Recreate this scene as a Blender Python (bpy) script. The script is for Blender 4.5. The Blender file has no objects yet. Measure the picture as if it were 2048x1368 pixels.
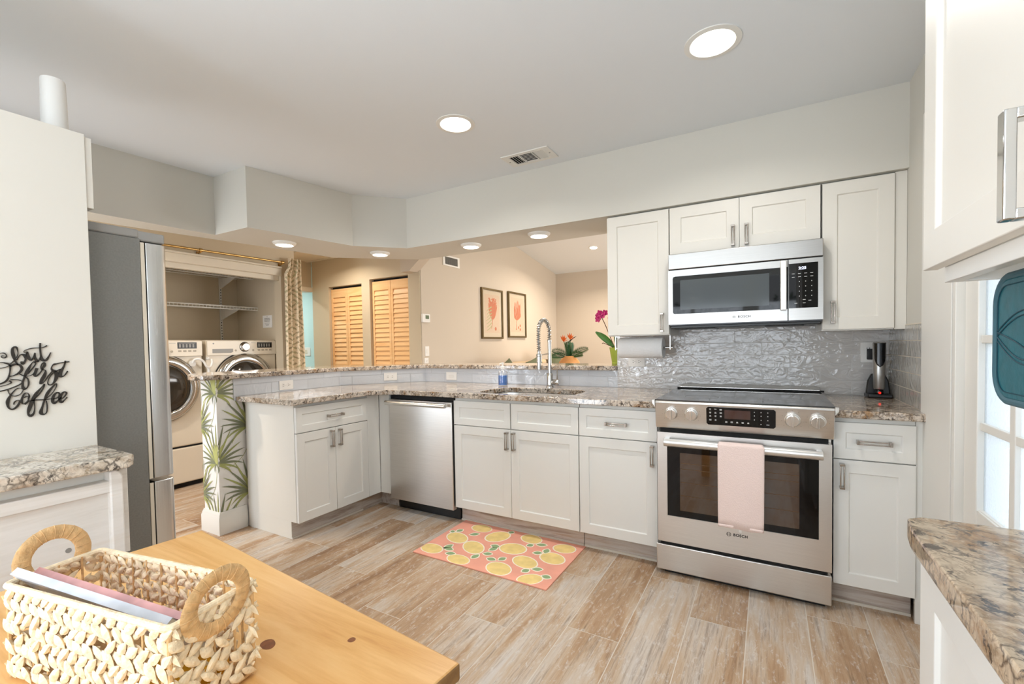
# kitchen seen across a pine table: range wall, peninsula bar, laundry closet and living room beyond
import bpy, bmesh, math, random
WORLD_S = 1.3; DAYP = 120; CANP = .5; TILT = 50
from mathutils import Matrix, Vector
from mathutils.geometry import tessellate_polygon
random.seed(7)
D = bpy.data
SC = bpy.context.scene
PI = math.pi

# ------------------------------------------------------------------ camera
def make_camera():
    cd = D.cameras.new('camera'); co = D.objects.new('camera', cd); SC.collection.objects.link(co)
    ya, pi_, ro = [math.radians(a) for a in (-29.6648, -1.6384, -1.0001)]
    fw = Vector((math.sin(ya)*math.cos(pi_), math.cos(ya)*math.cos(pi_), math.sin(pi_)))
    rt = Vector((math.cos(ya), -math.sin(ya), 0)); up = rt.cross(fw)
    r2 = rt*math.cos(ro) + up*math.sin(ro); u2 = -rt*math.sin(ro) + up*math.cos(ro)
    m = Matrix((r2, u2, -fw)).transposed().to_4x4()
    m.translation = Vector((.5168, -2.4936, 1.2279))
    co.matrix_world = m
    cd.sensor_width = 36.0; cd.sensor_fit = 'HORIZONTAL'
    cd.lens = 901.4855/2048*36
    cd.shift_x = 0; cd.shift_y = 32.9565/2048
    cd.clip_start = .02; cd.clip_end = 200
    SC.camera = co
make_camera()

# ------------------------------------------------------------------ world and exposure
SC.view_settings.view_transform = 'Standard'
SC.view_settings.look = 'None'
SC.view_settings.exposure = .22
SC.view_settings.gamma = 1.0
SC.view_settings.use_curve_mapping = False
SC.cycles.use_denoising = True
SC.cycles.max_bounces = 9
SC.cycles.diffuse_bounces = 5
SC.cycles.glossy_bounces = 5
SC.cycles.transparent_max_bounces = 8
SC.cycles.caustics_reflective = False
SC.cycles.caustics_refractive = False
SC.cycles.sample_clamp_indirect = 6
W = D.worlds.new('sky'); SC.world = W; W.use_nodes = True
wn = W.node_tree.nodes; wl = W.node_tree.links
bg = wn['Background']
tc = wn.new('ShaderNodeTexCoord'); sx = wn.new('ShaderNodeSeparateXYZ'); cr = wn.new('ShaderNodeValToRGB')
wl.new(tc.outputs['Generated'], sx.inputs[0]); wl.new(sx.outputs['Z'], cr.inputs[0])
cr.color_ramp.elements[0].position = .0; cr.color_ramp.elements[0].color = (.97, .985, 1, 1)
cr.color_ramp.elements[1].position = .6; cr.color_ramp.elements[1].color = (.55, .75, 1, 1)
wl.new(cr.outputs[0], bg.inputs[0]); bg.inputs[1].default_value = WORLD_S

# ------------------------------------------------------------------ lamps
def area(name, loc, rot, sx_, sy_, power, col=(1, 1, 1), shape='RECTANGLE', portal=False, spread=PI):
    l = D.lights.new(name, 'AREA'); l.shape = shape; l.size = sx_; l.size_y = sy_
    l.energy = power; l.color = col; l.spread = spread
    if portal: l.cycles.is_portal = True
    o = D.objects.new(name, l); SC.collection.objects.link(o); o.location = loc; o.rotation_euler = rot
    return o
# daylight through the south windows and glazed door, then unseen openings added for light
DAY = (.82, .90, 1.0)
area('daylight_south_window', (-.55, -4.90, 1.24), (math.radians(90+TILT), 0, 0), 1.5, 2.0, DAYP*.34, DAY)
area('daylight_south_slider', (.66, -4.90, 1.24), (math.radians(90+TILT), 0, 0),   .64, 2.0, DAYP*.145, DAY)
area('daylight_glazed_door', (1.32, -.88, 1.2), (0, math.radians(90), 0), 1.6, .66, DAYP*.035, DAY)
area('added_light_west', (-1.72, -3.75, 1.26), (0, math.radians(-90-TILT*.6), 0), 2.0, 1.5, DAYP*.85, DAY)  # added lamp at an unseen left opening, spreads the room light
area('added_light_east', (1.30, -4.12, 1.36), (0, math.radians(90+TILT*.6), 0), 1.6, .75, DAYP*.24, DAY)  # added lamp at an unseen right opening, shares the fill
area('added_light_passage', (-3.2, -2.90, 1.2), (math.radians(92), 0, 0), .85, 1.9, DAYP*.30, DAY)  # added lamp at an unseen opening, lights peninsula end and passage
area('added_light_living', (2.35, 3.1, 1.25), (0, math.radians(90), 0), 2.0, 2.6, DAYP*1.0, (1, .97, .93))  # added lamp at an unseen opening, lights the living room
WARM = (1.0, .88, .74); NEUT = (1.0, .97, .93)

# ------------------------------------------------------------------ materials
def nt(name):
    m = D.materials.new(name); m.use_nodes = True
    n = m.node_tree.nodes; b = n['Principled BSDF']
    return m, n, m.node_tree.links, b
def lin(c):
    return tuple(((x/255)/12.92 if x/255 <= .04045 else ((x/255+.055)/1.055)**2.4) for x in c)
def mat(name, srgb, rough=.5, metal=0.0, spec=.5, coat=0.0, emis=None, es=0.0, bump=0.0, bscale=40.0, var=0.0, sheen=0.0):
    m, n, l, b = nt(name); c = lin(srgb)+(1,)
    b.inputs['Base Color'].default_value = c
    b.inputs['Roughness'].default_value = rough; b.inputs['Metallic'].default_value = metal
    b.inputs['Specular IOR Level'].default_value = spec; b.inputs['Coat Weight'].default_value = coat
    b.inputs['Sheen Weight'].default_value = sheen
    if emis:
        b.inputs['Emission Color'].default_value = lin(emis)+(1,); b.inputs['Emission Strength'].default_value = es
    if bump or var:
        t = n.new('ShaderNodeTexCoord'); nz = n.new('ShaderNodeTexNoise'); nz.inputs['Scale'].default_value = bscale
        nz.inputs['Detail'].default_value = 3
        l.new(t.outputs['Object'], nz.inputs['Vector'])
        if bump:
            bp_ = n.new('ShaderNodeBump'); bp_.inputs['Strength'].default_value = bump; bp_.inputs['Distance'].default_value = .01
            l.new(nz.outputs['Fac'], bp_.inputs['Height']); l.new(bp_.outputs[0], b.inputs['Normal'])
        if var:
            r = n.new('ShaderNodeValToRGB')
            r.color_ramp.elements[0].position = .3; r.color_ramp.elements[1].position = .7
            r.color_ramp.elements[0].color = tuple(x*(1-var) for x in c[:3])+(1,)
            r.color_ramp.elements[1].color = tuple(min(1, x*(1+var)) for x in c[:3])+(1,)
            l.new(nz.outputs['Fac'], r.inputs[0]); l.new(r.outputs[0], b.inputs['Base Color'])
    return m
def math_(n, l, op, a, b=None, c=None):
    x = n.new('ShaderNodeMath'); x.operation = op
    for i, v in enumerate((a, b, c)):
        if v is None: continue
        if isinstance(v, (int, float)): x.inputs[i].default_value = v
        else: l.new(v, x.inputs[i])
    return x.outputs[0]
def ramp(n, l, src, stops, interp='LINEAR'):
    r = n.new('ShaderNodeValToRGB'); cr_ = r.color_ramp; cr_.interpolation = interp
    while len(cr_.elements) < len(stops): cr_.elements.new(.5)
    for e, (p, c) in zip(cr_.elements, stops):
        e.position = p; e.color = (lin(c) if max(c) > 1.001 else tuple(c))+(1,)
    l.new(src, r.inputs[0]); return r.outputs[0]
def mapping(n, l, src, scale=(1, 1, 1), loc=(0, 0, 0), rot=(0, 0, 0)):
    m = n.new('ShaderNodeMapping'); m.inputs['Scale'].default_value = scale
    m.inputs['Location'].default_value = loc; m.inputs['Rotation'].default_value = rot
    l.new(src, m.inputs['Vector']); return m.outputs[0]
def noise(n, l, vec, scale, detail=4, rough=.55, dist=0.0):
    z = n.new('ShaderNodeTexNoise'); z.inputs['Scale'].default_value = scale; z.inputs['Detail'].default_value = detail
    z.inputs['Roughness'].default_value = rough; z.inputs['Distortion'].default_value = dist
    l.new(vec, z.inputs['Vector']); return z
def mix(n, l, fac, a, b, typ='MIX'):
    x = n.new('ShaderNodeMix'); x.data_type = 'RGBA'; x.blend_type = typ
    for s, v in ((x.inputs[0], fac), (x.inputs[6], a), (x.inputs[7], b)):
        if isinstance(v, (int, float)): s.default_value = v
        elif isinstance(v, tuple): s.default_value = v if len(v) == 4 else v+(1,)
        else: l.new(v, s)
    return x.outputs[2]
def bump(n, l, h, b, strength=.3, dist=.01):
    x = n.new('ShaderNodeBump'); x.inputs['Strength'].default_value = strength; x.inputs['Distance'].default_value = dist
    l.new(h, x.inputs['Height']); l.new(x.outputs[0], b.inputs['Normal'])

def granite(name, seed, base, dark, rust, light, scale=1.0, rustamt=.5):
    m, n, l, b = nt(name); t = n.new('ShaderNodeTexCoord')
    v = mapping(n, l, t.outputs['Object'], (scale, scale, scale), (seed, seed*.7, seed*.3), (.35, .25, .6))
    nz = noise(n, l, v, 10, 5, .65)
    off = n.new('ShaderNodeVectorMath'); off.operation = 'MULTIPLY_ADD'
    l.new(nz.outputs['Color'], off.inputs[0]); off.inputs[1].default_value = (.07, .07, .07); l.new(v, off.inputs[2])
    vs = mapping(n, l, off.outputs[0], (1, 2.1, 1.3))
    big = noise(n, l, v, 7, 5, .62, .8)
    col = ramp(n, l, big.outputs['Fac'], [(.32, tuple(int(x*.72) for x in base)), (.44, base), (.56, light), (.70, tuple(int(x*.86) for x in light))])
    cr = ramp(n, l, noise(n, l, off.outputs[0], 46, 5, .72).outputs['Fac'], [(.44, (0, 0, 0)), (.60, (.85, .85, .85))])
    col = mix(n, l, cr, col, lin(tuple(min(255, int(x*1.06)) for x in light)))
    ru = ramp(n, l, noise(n, l, v, 11, 4, .6, 1).outputs['Fac'], [(.55, (0, 0, 0)), (.66, (rustamt,)*3)])
    col = mix(n, l, ru, col, lin(rust))
    for sc, w0, w1, amt in ((17, .025, .10, .85), (38, .03, .12, .6)):
        vo = n.new('ShaderNodeTexVoronoi'); vo.feature = 'DISTANCE_TO_EDGE'; vo.inputs['Scale'].default_value = sc; l.new(vs, vo.inputs['Vector'])
        vein = ramp(n, l, vo.outputs['Distance'], [(0, (amt,)*3), (w0, (amt*.75,)*3), (w1, (0, 0, 0))])
        msk = ramp(n, l, noise(n, l, v, 9+sc*.3, 4).outputs['Fac'], [(.42, (0, 0, 0)), (.56, (1, 1, 1))])
        col = mix(n, l, mix(n, l, 1.0, vein, msk, 'MULTIPLY'), col, lin(dark))
    sp = ramp(n, l, noise(n, l, off.outputs[0], 34, 4, .62).outputs['Fac'], [(.585, (0, 0, 0)), (.64, (.9, .9, .9))])
    col = mix(n, l, sp, col, lin(tuple(int(x*.8) for x in dark)))
    l.new(col, b.inputs['Base Color']); b.inputs['Roughness'].default_value = .07
    b.inputs['Specular IOR Level'].default_value = .6
    return m
def wood_tile(name):
    m, n, l, b = nt(name); t = n.new('ShaderNodeTexCoord'); at = n.new('ShaderNodeAttribute'); at.attribute_name = 'rnd'
    cmb = n.new('ShaderNodeCombineXYZ')
    for i_, k_ in enumerate((37.0, 53.0, 19.0)): l.new(math_(n, l, 'MULTIPLY', at.outputs['Fac'], k_), cmb.inputs[i_])
    add = n.new('ShaderNodeVectorMath'); add.operation = 'ADD'; l.new(cmb.outputs[0], add.inputs[0]); l.new(t.outputs['Object'], add.inputs[1])
    v = add.outputs[0]
    big = noise(n, l, mapping(n, l, v, (7, 1.0, 1)), 1.0, 4, .6, 1.0)
    streak = noise(n, l, mapping(n, l, v, (34, 2.2, 1)), 1.0, 7, .68, .6)
    thin = noise(n, l, mapping(n, l, v, (120, 5, 1)), 1.0, 6, .75, .4)
    mott = noise(n, l, mapping(n, l, v, (60, 22, 1)), 1.0, 6, .75, .6)
    r2 = math_(n, l, 'FRACT', math_(n, l, 'MULTIPLY', at.outputs['Fac'], 7.31))
    f = math_(n, l, 'ADD', math_(n, l, 'MULTIPLY_ADD', big.outputs['Fac'], .9, math_(n, l, 'MULTIPLY', streak.outputs['Fac'], .5)), math_(n, l, 'MULTIPLY_ADD', r2, .17, -.235))
    col = ramp(n, l, f, [(.22, (204, 199, 195)), (.38, (203, 192, 180)), (.49, (196, 176, 154)), (.58, (184, 155, 125)), (.70, (164, 130, 98)), (.84, (134, 102, 74))])
    dk = ramp(n, l, math_(n, l, 'MULTIPLY_ADD', thin.outputs['Fac'], .5, math_(n, l, 'MULTIPLY', streak.outputs['Fac'], .5)), [(.36, (.46, .39, .33)), (.44, (.78, .73, .69)), (.50, (1, 1, 1))])
    col = mix(n, l, .9, col, dk, 'MULTIPLY')
    lt = ramp(n, l, mott.outputs['Fac'], [(.53, (0, 0, 0)), (.68, (.7, .7, .7))])
    col = mix(n, l, lt, col, lin((214, 210, 205)))
    l.new(col, b.inputs['Base Color'])
    b.inputs['Roughness'].default_value = .40; b.inputs['Specular IOR Level'].default_value = .4
    bump(n, l, thin.outputs['Fac'], b, .10, .004)
    return m
def tile_mat(name, col, grout, tw, th, axis, wavy, rough=.06, ox=0.0, oz=0.0, mort=.0022):
    """glazed running-bond tile; axis 'x' or 'y' gives the wall's horizontal world axis"""
    m, n, l, b = nt(name); t = n.new('ShaderNodeTexCoord'); s = n.new('ShaderNodeSeparateXYZ'); l.new(t.outputs['Object'], s.inputs[0])
    cmb = n.new('ShaderNodeCombineXYZ')
    l.new(math_(n, l, 'ADD', s.outputs['X' if axis == 'x' else 'Y'], ox), cmb.inputs[0]); l.new(math_(n, l, 'ADD', s.outputs['Z'], oz), cmb.inputs[1])
    br = n.new('ShaderNodeTexBrick'); l.new(cmb.outputs[0], br.inputs['Vector'])
    br.inputs['Scale'].default_value = 1.0; br.inputs['Brick Width'].default_value = tw; br.inputs['Row Height'].default_value = th
    br.inputs['Mortar Size'].default_value = mort; br.inputs['Mortar Smooth'].default_value = .1; br.inputs['Bias'].default_value = 0
    c = lin(col)
    br.inputs['Color1'].default_value = tuple(x*.96 for x in c)+(1,); br.inputs['Color2'].default_value = tuple(min(1, x*1.05) for x in c)+(1,)
    br.inputs['Mortar'].default_value = lin(grout)+(1,)
    l.new(br.outputs['Color'], b.inputs['Base Color'])
    l.new(math_(n, l, 'MULTIPLY_ADD', br.outputs['Fac'], .5, rough), b.inputs['Roughness'])
    v = t.outputs['Object']
    w1 = noise(n, l, mapping(n, l, v, (1, 1, 1.4) if axis == 'x' else (1, 1.6, .8), (0, 0, 0), (0, .5, 0) if axis == 'x' else (0, 0, 0)), 17, 2, .45, 1.6)
    h = math_(n, l, 'MULTIPLY_ADD', br.outputs['Fac'], -.12, math_(n, l, 'MULTIPLY', w1.outputs['Fac'], wavy))
    bump(n, l, h, b, 1.0, .012)
    b.inputs['Specular IOR Level'].default_value = .7
    return m
def steel(name, col=(190, 188, 184), rough=.26, axis='z', streak=.03):
    m, n, l, b = nt(name); t = n.new('ShaderNodeTexCoord')
    sc = {'z': (300, 300, 2.0), 'x': (2.0, 300, 300), 'y': (300, 2, 300)}[axis]
    nz = noise(n, l, mapping(n, l, t.outputs['Object'], sc), 2.0, 3, .6)
    l.new(ramp(n, l, nz.outputs['Fac'], [(.3, tuple(int(x*(1-streak)) for x in col)), (.7, tuple(min(255, int(x*(1+streak))) for x in col))]), b.inputs['Base Color'])
    b.inputs['Metallic'].default_value = 1.0
    l.new(math_(n, l, 'MULTIPLY_ADD', nz.outputs['Fac'], .08, rough-.04), b.inputs['Roughness'])
    return m
def plank_wood(name, stops, axis=0, scale=1.0, rough=.4, knots=None):
    m, n, l, b = nt(name); t = n.new('ShaderNodeTexCoord')
    s = [14, 14, 14]; s[axis] = 1.1
    v = mapping(n, l, t.outputs['Object'], tuple(x*scale for x in s))
    a = noise(n, l, v, 1.0, 5, .6, 1.2); c = noise(n, l, mapping(n, l, t.outputs['Object'], tuple(x*5*scale for x in s)), 1.0, 4, .7)
    f = math_(n, l, 'MULTIPLY_ADD', c.outputs['Fac'], .25, math_(n, l, 'MULTIPLY', a.outputs['Fac'], .75))
    l.new(ramp(n, l, f, stops), b.inputs['Base Color']); b.inputs['Roughness'].default_value = rough
    bump(n, l, c.outputs['Fac'], b, .05, .003)
    return m
def glassm(name, col=(255, 255, 255), rough=0.0, ior=1.45):
    m, n, l, b = nt(name); b.inputs['Base Color'].default_value = lin(col)+(1,)
    b.inputs['Transmission Weight'].default_value = 1; b.inputs['Roughness'].default_value = rough; b.inputs['IOR'].default_value = ior
    return m
def emit(name, col, s):
    m = D.materials.new(name); m.use_nodes = True; n = m.node_tree.nodes; n.clear()
    e = n.new('ShaderNodeEmission'); o = n.new('ShaderNodeOutputMaterial'); e.inputs[0].default_value = lin(col)+(1,); e.inputs[1].default_value = s
    m.node_tree.links.new(e.outputs[0], o.inputs[0]); return m
def textured_glass(name):
    m, n, l, b = nt(name); out = n['Material Output']
    t = n.new('ShaderNodeTexCoord'); v = noise(n, l, mapping(n, l, t.outputs['Object'], (1, 1, 1)), 85, 3, .6, .5)
    b.inputs['Base Color'].default_value = (.93, .95, .96, 1); b.inputs['Roughness'].default_value = .12
    tr = n.new('ShaderNodeBsdfTranslucent'); tr.inputs[0].default_value = (.95, .97, .98, 1)
    tp = n.new('ShaderNodeBsdfTransparent')
    m1 = n.new('ShaderNodeMixShader'); m1.inputs[0].default_value = .35; l.new(tr.outputs[0], m1.inputs[1]); l.new(tp.outputs[0], m1.inputs[2])
    gl = n.new('ShaderNodeBsdfGlossy'); gl.inputs['Roughness'].default_value = .12
    bp_ = n.new('ShaderNodeBump'); bp_.inputs['Strength'].default_value = .8; bp_.inputs['Distance'].default_value = .01
    l.new(v.outputs['Fac'], bp_.inputs['Height']); l.new(bp_.outputs[0], gl.inputs['Normal']); l.new(bp_.outputs[0], tr.inputs['Normal'])
    m2 = n.new('ShaderNodeMixShader'); m2.inputs[0].default_value = .12; l.new(m1.outputs[0], m2.inputs[1]); l.new(gl.outputs[0], m2.inputs[2])
    l.new(m2.outputs[0], out.inputs['Surface']); return m

M = dict(
    paint=mat('greige_paint', (207, 204, 195), .75, bump=.03, bscale=220),
    ceilp=mat('ceiling_paint', (224, 228, 231), .8, bump=.02, bscale=220),
    livp=mat('beige_paint', (198, 186, 170), .8, bump=.03, bscale=220),
    hallp=mat('warm_cream_paint', (200, 186, 162), .8, bump=.03, bscale=220),
    bluep=mat('pale_aqua_paint', (196, 224, 226), .8),
    trimw=mat('trim_white', (226, 224, 218), .4),
    trimc=mat('trim_cream', (216, 206, 188), .45),
    cab=mat('cabinet_white', (226, 225, 220), .33, spec=.4, bump=.01, bscale=90),
    cabc=mat('cabinet_cream', (223, 219, 210), .36, spec=.4),
    cabin=mat('cabinet_edge', (205, 203, 198), .4),
    gran=granite('granite_kitchen', 3.1, (150, 128, 104), (56, 44, 38), (146, 106, 62), (204, 192, 178), 1.15, .8),
    granL=granite('granite_left', 8.4, (180, 164, 142), (62, 52, 45), (160, 116, 70), (216, 206, 192), 1.0, .4),
    granR=granite('granite_right', 12.3, (160, 132, 102), (70, 56, 48), (160, 116, 70), (196, 176, 150), 1.15, .6),
    floor=wood_tile('wood_look_tile'),
    grout=mat('grout_floor', (214, 205, 192), .8),
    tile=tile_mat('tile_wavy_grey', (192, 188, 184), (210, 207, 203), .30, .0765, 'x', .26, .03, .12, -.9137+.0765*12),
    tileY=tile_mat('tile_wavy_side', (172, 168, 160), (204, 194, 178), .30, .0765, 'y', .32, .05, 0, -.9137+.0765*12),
    tileB=tile_mat('tile_bar_grey', (204, 208, 214), (180, 184, 190), .30, .0765, 'x', .16, .10, .05, -.9137+.0765*12+.0),
    tileBy=tile_mat('tile_bar_grey_side', (204, 208, 214), (180, 184, 190), .30, .0765, 'y', .12, .10, .05, -.9137+.0765*12),
    steel=steel('stainless', (222, 220, 216), .27, 'x'),
    steelm=steel('microwave_stainless', (188, 186, 183), .30, 'x'),
    steelv=steel('stainless_front', (218, 216, 213), .33, 'x'),
    steelf=steel('fridge_stainless', (218, 218, 217), .26, 'z'),
    fside=mat('fridge_side_grey', (128, 127, 123), .42, .4, bump=.10, bscale=160, var=.06),
    chrome=mat('chrome', (204, 203, 201), .10, 1.0),
    nickel=mat('brushed_nickel', (176, 168, 160), .24, 1.0),
    brass=mat('brass', (186, 152, 96), .25, 1.0),
    blackg=mat('black_glass', (10, 10, 11), .035, 0, .35),
    cook=mat('cooktop_glass', (58, 57, 58), .07, 0, .9),
    blackp=mat('black_plastic', (16, 16, 17), .35),
    darkgap=mat('dark_gap', (14, 13, 12), .8),
    white=mat('white_plastic', (232, 230, 226), .35),
    appl=mat('appliance_white', (228, 218, 200), .28, spec=.5),
    greyp=mat('grey_plastic', (150, 148, 144), .4),
    paper=mat('paper_towel', (238, 238, 238), .95, bump=.25, bscale=120),
    ink=mat('ink_black', (26, 24, 23), .5),
    tick=mat('tick_white', (225, 225, 222), .5),
    clock=emit('clock_digits', (225, 230, 255), 2.0),
    reddisp=mat('red_display', (58, 26, 22), .08, 0, .6, coat=1.0),
    redled=emit('red_led', (230, 40, 30), 1.5),
    signm=mat('sign_dark', (38, 33, 28), .5),
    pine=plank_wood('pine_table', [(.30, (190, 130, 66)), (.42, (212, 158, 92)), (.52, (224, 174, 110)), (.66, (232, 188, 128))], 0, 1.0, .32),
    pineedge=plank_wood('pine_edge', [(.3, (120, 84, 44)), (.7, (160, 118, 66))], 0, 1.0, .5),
    knot=mat('pine_knot', (124, 70, 32), .4, var=.25, bscale=120),
    wash=plank_wood('whitewashed_wood', [(.30, (206, 200, 192)), (.40, (224, 220, 214)), (.55, (234, 231, 227)), (.7, (226, 218, 208))], 1, 1.0, .5),
    louv=plank_wood('louver_pine', [(.3, (226, 174, 116)), (.5, (238, 194, 140)), (.7, (244, 206, 156))], 0, 1.0, .45),
    reed=mat('water_hyacinth', (234, 214, 180), .7, bump=.5, bscale=90, var=.14),
    kick=plank_wood('toe_kick_tile', [(.30, (128, 112, 100)), (.42, (168, 152, 140)), (.52, (196, 188, 180)), (.66, (168, 142, 118))], 0, 1.0, .5),
    kicky=plank_wood('toe_kick_tile_side', [(.30, (128, 112, 100)), (.42, (168, 152, 140)), (.52, (196, 188, 180)), (.66, (168, 142, 118))], 1, 1.0, .5),
    palm3=mat('palm_leaf_pale', (176, 178, 110), .7, var=.1, bscale=12),
    reedd=mat('wrapped_raffia', (212, 172, 120), .6, bump=.35, bscale=110, var=.15),
    coral=mat('rug_coral', (241, 170, 148), .95, var=.06, bscale=9),
    lemon=mat('rug_lemon', (240, 212, 140), .95, var=.08, bscale=20),
    lemout=mat('rug_outline', (250, 238, 218), .95),
    leafg=mat('rug_leaf', (150, 174, 128), .95),
    palm1=mat('palm_leaf', (156, 160, 98), .7, var=.2, bscale=12),
    palm2=mat('palm_leaf_dark', (124, 128, 100), .7, var=.2, bscale=12),
    wallpap=mat('wallpaper_ground', (232, 230, 226), .75),
    teal=mat('teal_leatherette', (14, 92, 104), .42, bump=.15, bscale=60, var=.12),
    tealb=mat('teal_binding', (52, 92, 104), .5),
    tealst=mat('teal_stitch', (12, 58, 72), .6),
    towel=mat('tea_towel', (236, 214, 206), .95, bump=.3, bscale=260, var=.03, sheen=.3),
    gold=mat('frame_bronze', (112, 96, 66), .4, .7),
    matb=mat('mat_board', (226, 210, 184), .8),
    printp=mat('print_paper', (226, 200, 172), .8),
    printo=mat('print_coral', (214, 112, 70), .8, var=.12, bscale=60),
    printg=mat('print_green', (186, 186, 130), .8),
    sofa=mat('sofa_linen', (190, 166, 134), .9),
    cushg=mat('cushion_olive', (88, 92, 66), .9),
    tanw=mat('tan_lampshade', (176, 140, 112), .8),
    vaso=mat('orange_vase', (222, 158, 96), .45, var=.06),
    potg=mat('green_pot', (154, 168, 66), .35),
    lfg=mat('leaf_green', (58, 104, 34), .5, var=.3, bscale=30),
    lfd=mat('leaf_dark', (34, 84, 40), .5, var=.25, bscale=30),
    stemm=mat('stem_brown', (92, 62, 42), .6),
    magen=mat('orchid_magenta', (176, 24, 100), .5, var=.2, bscale=60),
    oran=mat('strelitzia_orange', (232, 112, 40), .5),
    soapb=mat('soap_blue', (12, 112, 206), .2, spec=.4),
    glass=glassm('clear_glass'),
    winglass=glassm('window_glass'),
    texglass=textured_glass('textured_glass'),
    drum=mat('washer_drum_dark', (40, 36, 30), .12, .2, .6, coat=.6),
    lcd=mat('lcd_green', (96, 112, 88), .3),
    curtw=mat('curtain_sheer', (222, 222, 222), .9),
    grass=mat('lawn', (92, 124, 58), .9, var=.3, bscale=4),
    magb=mat('magazine_blue', (190, 192, 198), .35, var=.25, bscale=14),
    magr=mat('magazine_cover', (206, 150, 146), .3, var=.3, bscale=18),
    pages=mat('magazine_pages', (214, 212, 206), .7),
    yell=mat('yellow_packet', (238, 176, 36), .4),
    lens=emit('lamp_lens', (255, 246, 226), 9.0),
)
# winglass: thin panes let daylight pass straight through
def thin_glass(m, k=.05):
    n = m.node_tree.nodes; l = m.node_tree.links; out = n['Material Output']
    tp = n.new('ShaderNodeBsdfTransparent'); gl = n.new('ShaderNodeBsdfGlossy'); gl.inputs['Roughness'].default_value = .03
    lw = n.new('ShaderNodeLayerWeight'); lw.inputs['Blend'].default_value = .25; mx = n.new('ShaderNodeMixShader')
    l.new(math_(n, l, 'MULTIPLY_ADD', lw.outputs['Facing'], .35, k), mx.inputs[0]); l.new(tp.outputs[0], mx.inputs[1]); l.new(gl.outputs[0], mx.inputs[2]); l.new(mx.outputs[0], out.inputs['Surface'])
thin_glass(M['winglass']); thin_glass(M['glass'], .08)
def curtain_mat():
    m, n, l, b = nt('curtain_print'); t = n.new('ShaderNodeTexCoord'); s = n.new('ShaderNodeSeparateXYZ'); l.new(t.outputs['UV'], s.inputs[0])
    u = math_(n, l, 'MULTIPLY', s.outputs['X'], 1.0); v = math_(n, l, 'MULTIPLY', s.outputs['Y'], 7.0)
    au = math_(n, l, 'ABSOLUTE', math_(n, l, 'SUBTRACT', math_(n, l, 'FRACT', u), .5))
    av = math_(n, l, 'ABSOLUTE', math_(n, l, 'SUBTRACT', math_(n, l, 'FRACT', v), .5))
    d = math_(n, l, 'ADD', au, av)
    nz = noise(n, l, mapping(n, l, t.outputs['UV'], (16, 70, 1)), 1.0, 3, .6)
    d2 = math_(n, l, 'MULTIPLY_ADD', nz.outputs['Fac'], .12, d)
    rings = math_(n, l, 'FRACT', math_(n, l, 'MULTIPLY', d2, 6.0))
    brk = noise(n, l, mapping(n, l, t.outputs['UV'], (14, 60, 1)), 1.0, 2, .5)
    line = math_(n, l, 'MULTIPLY', math_(n, l, 'LESS_THAN', rings, .46), math_(n, l, 'GREATER_THAN', brk.outputs['Fac'], .46))
    c = ramp(n, l, noise(n, l, t.outputs['UV'], 9, 2).outputs['Fac'], [(.4, (168, 154, 126)), (.6, (182, 174, 138))])
    l.new(mix(n, l, line, lin((226, 210, 184)), c), b.inputs['Base Color']); b.inputs['Roughness'].default_value = .9
    return m
M['curtain'] = curtain_mat()

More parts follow.
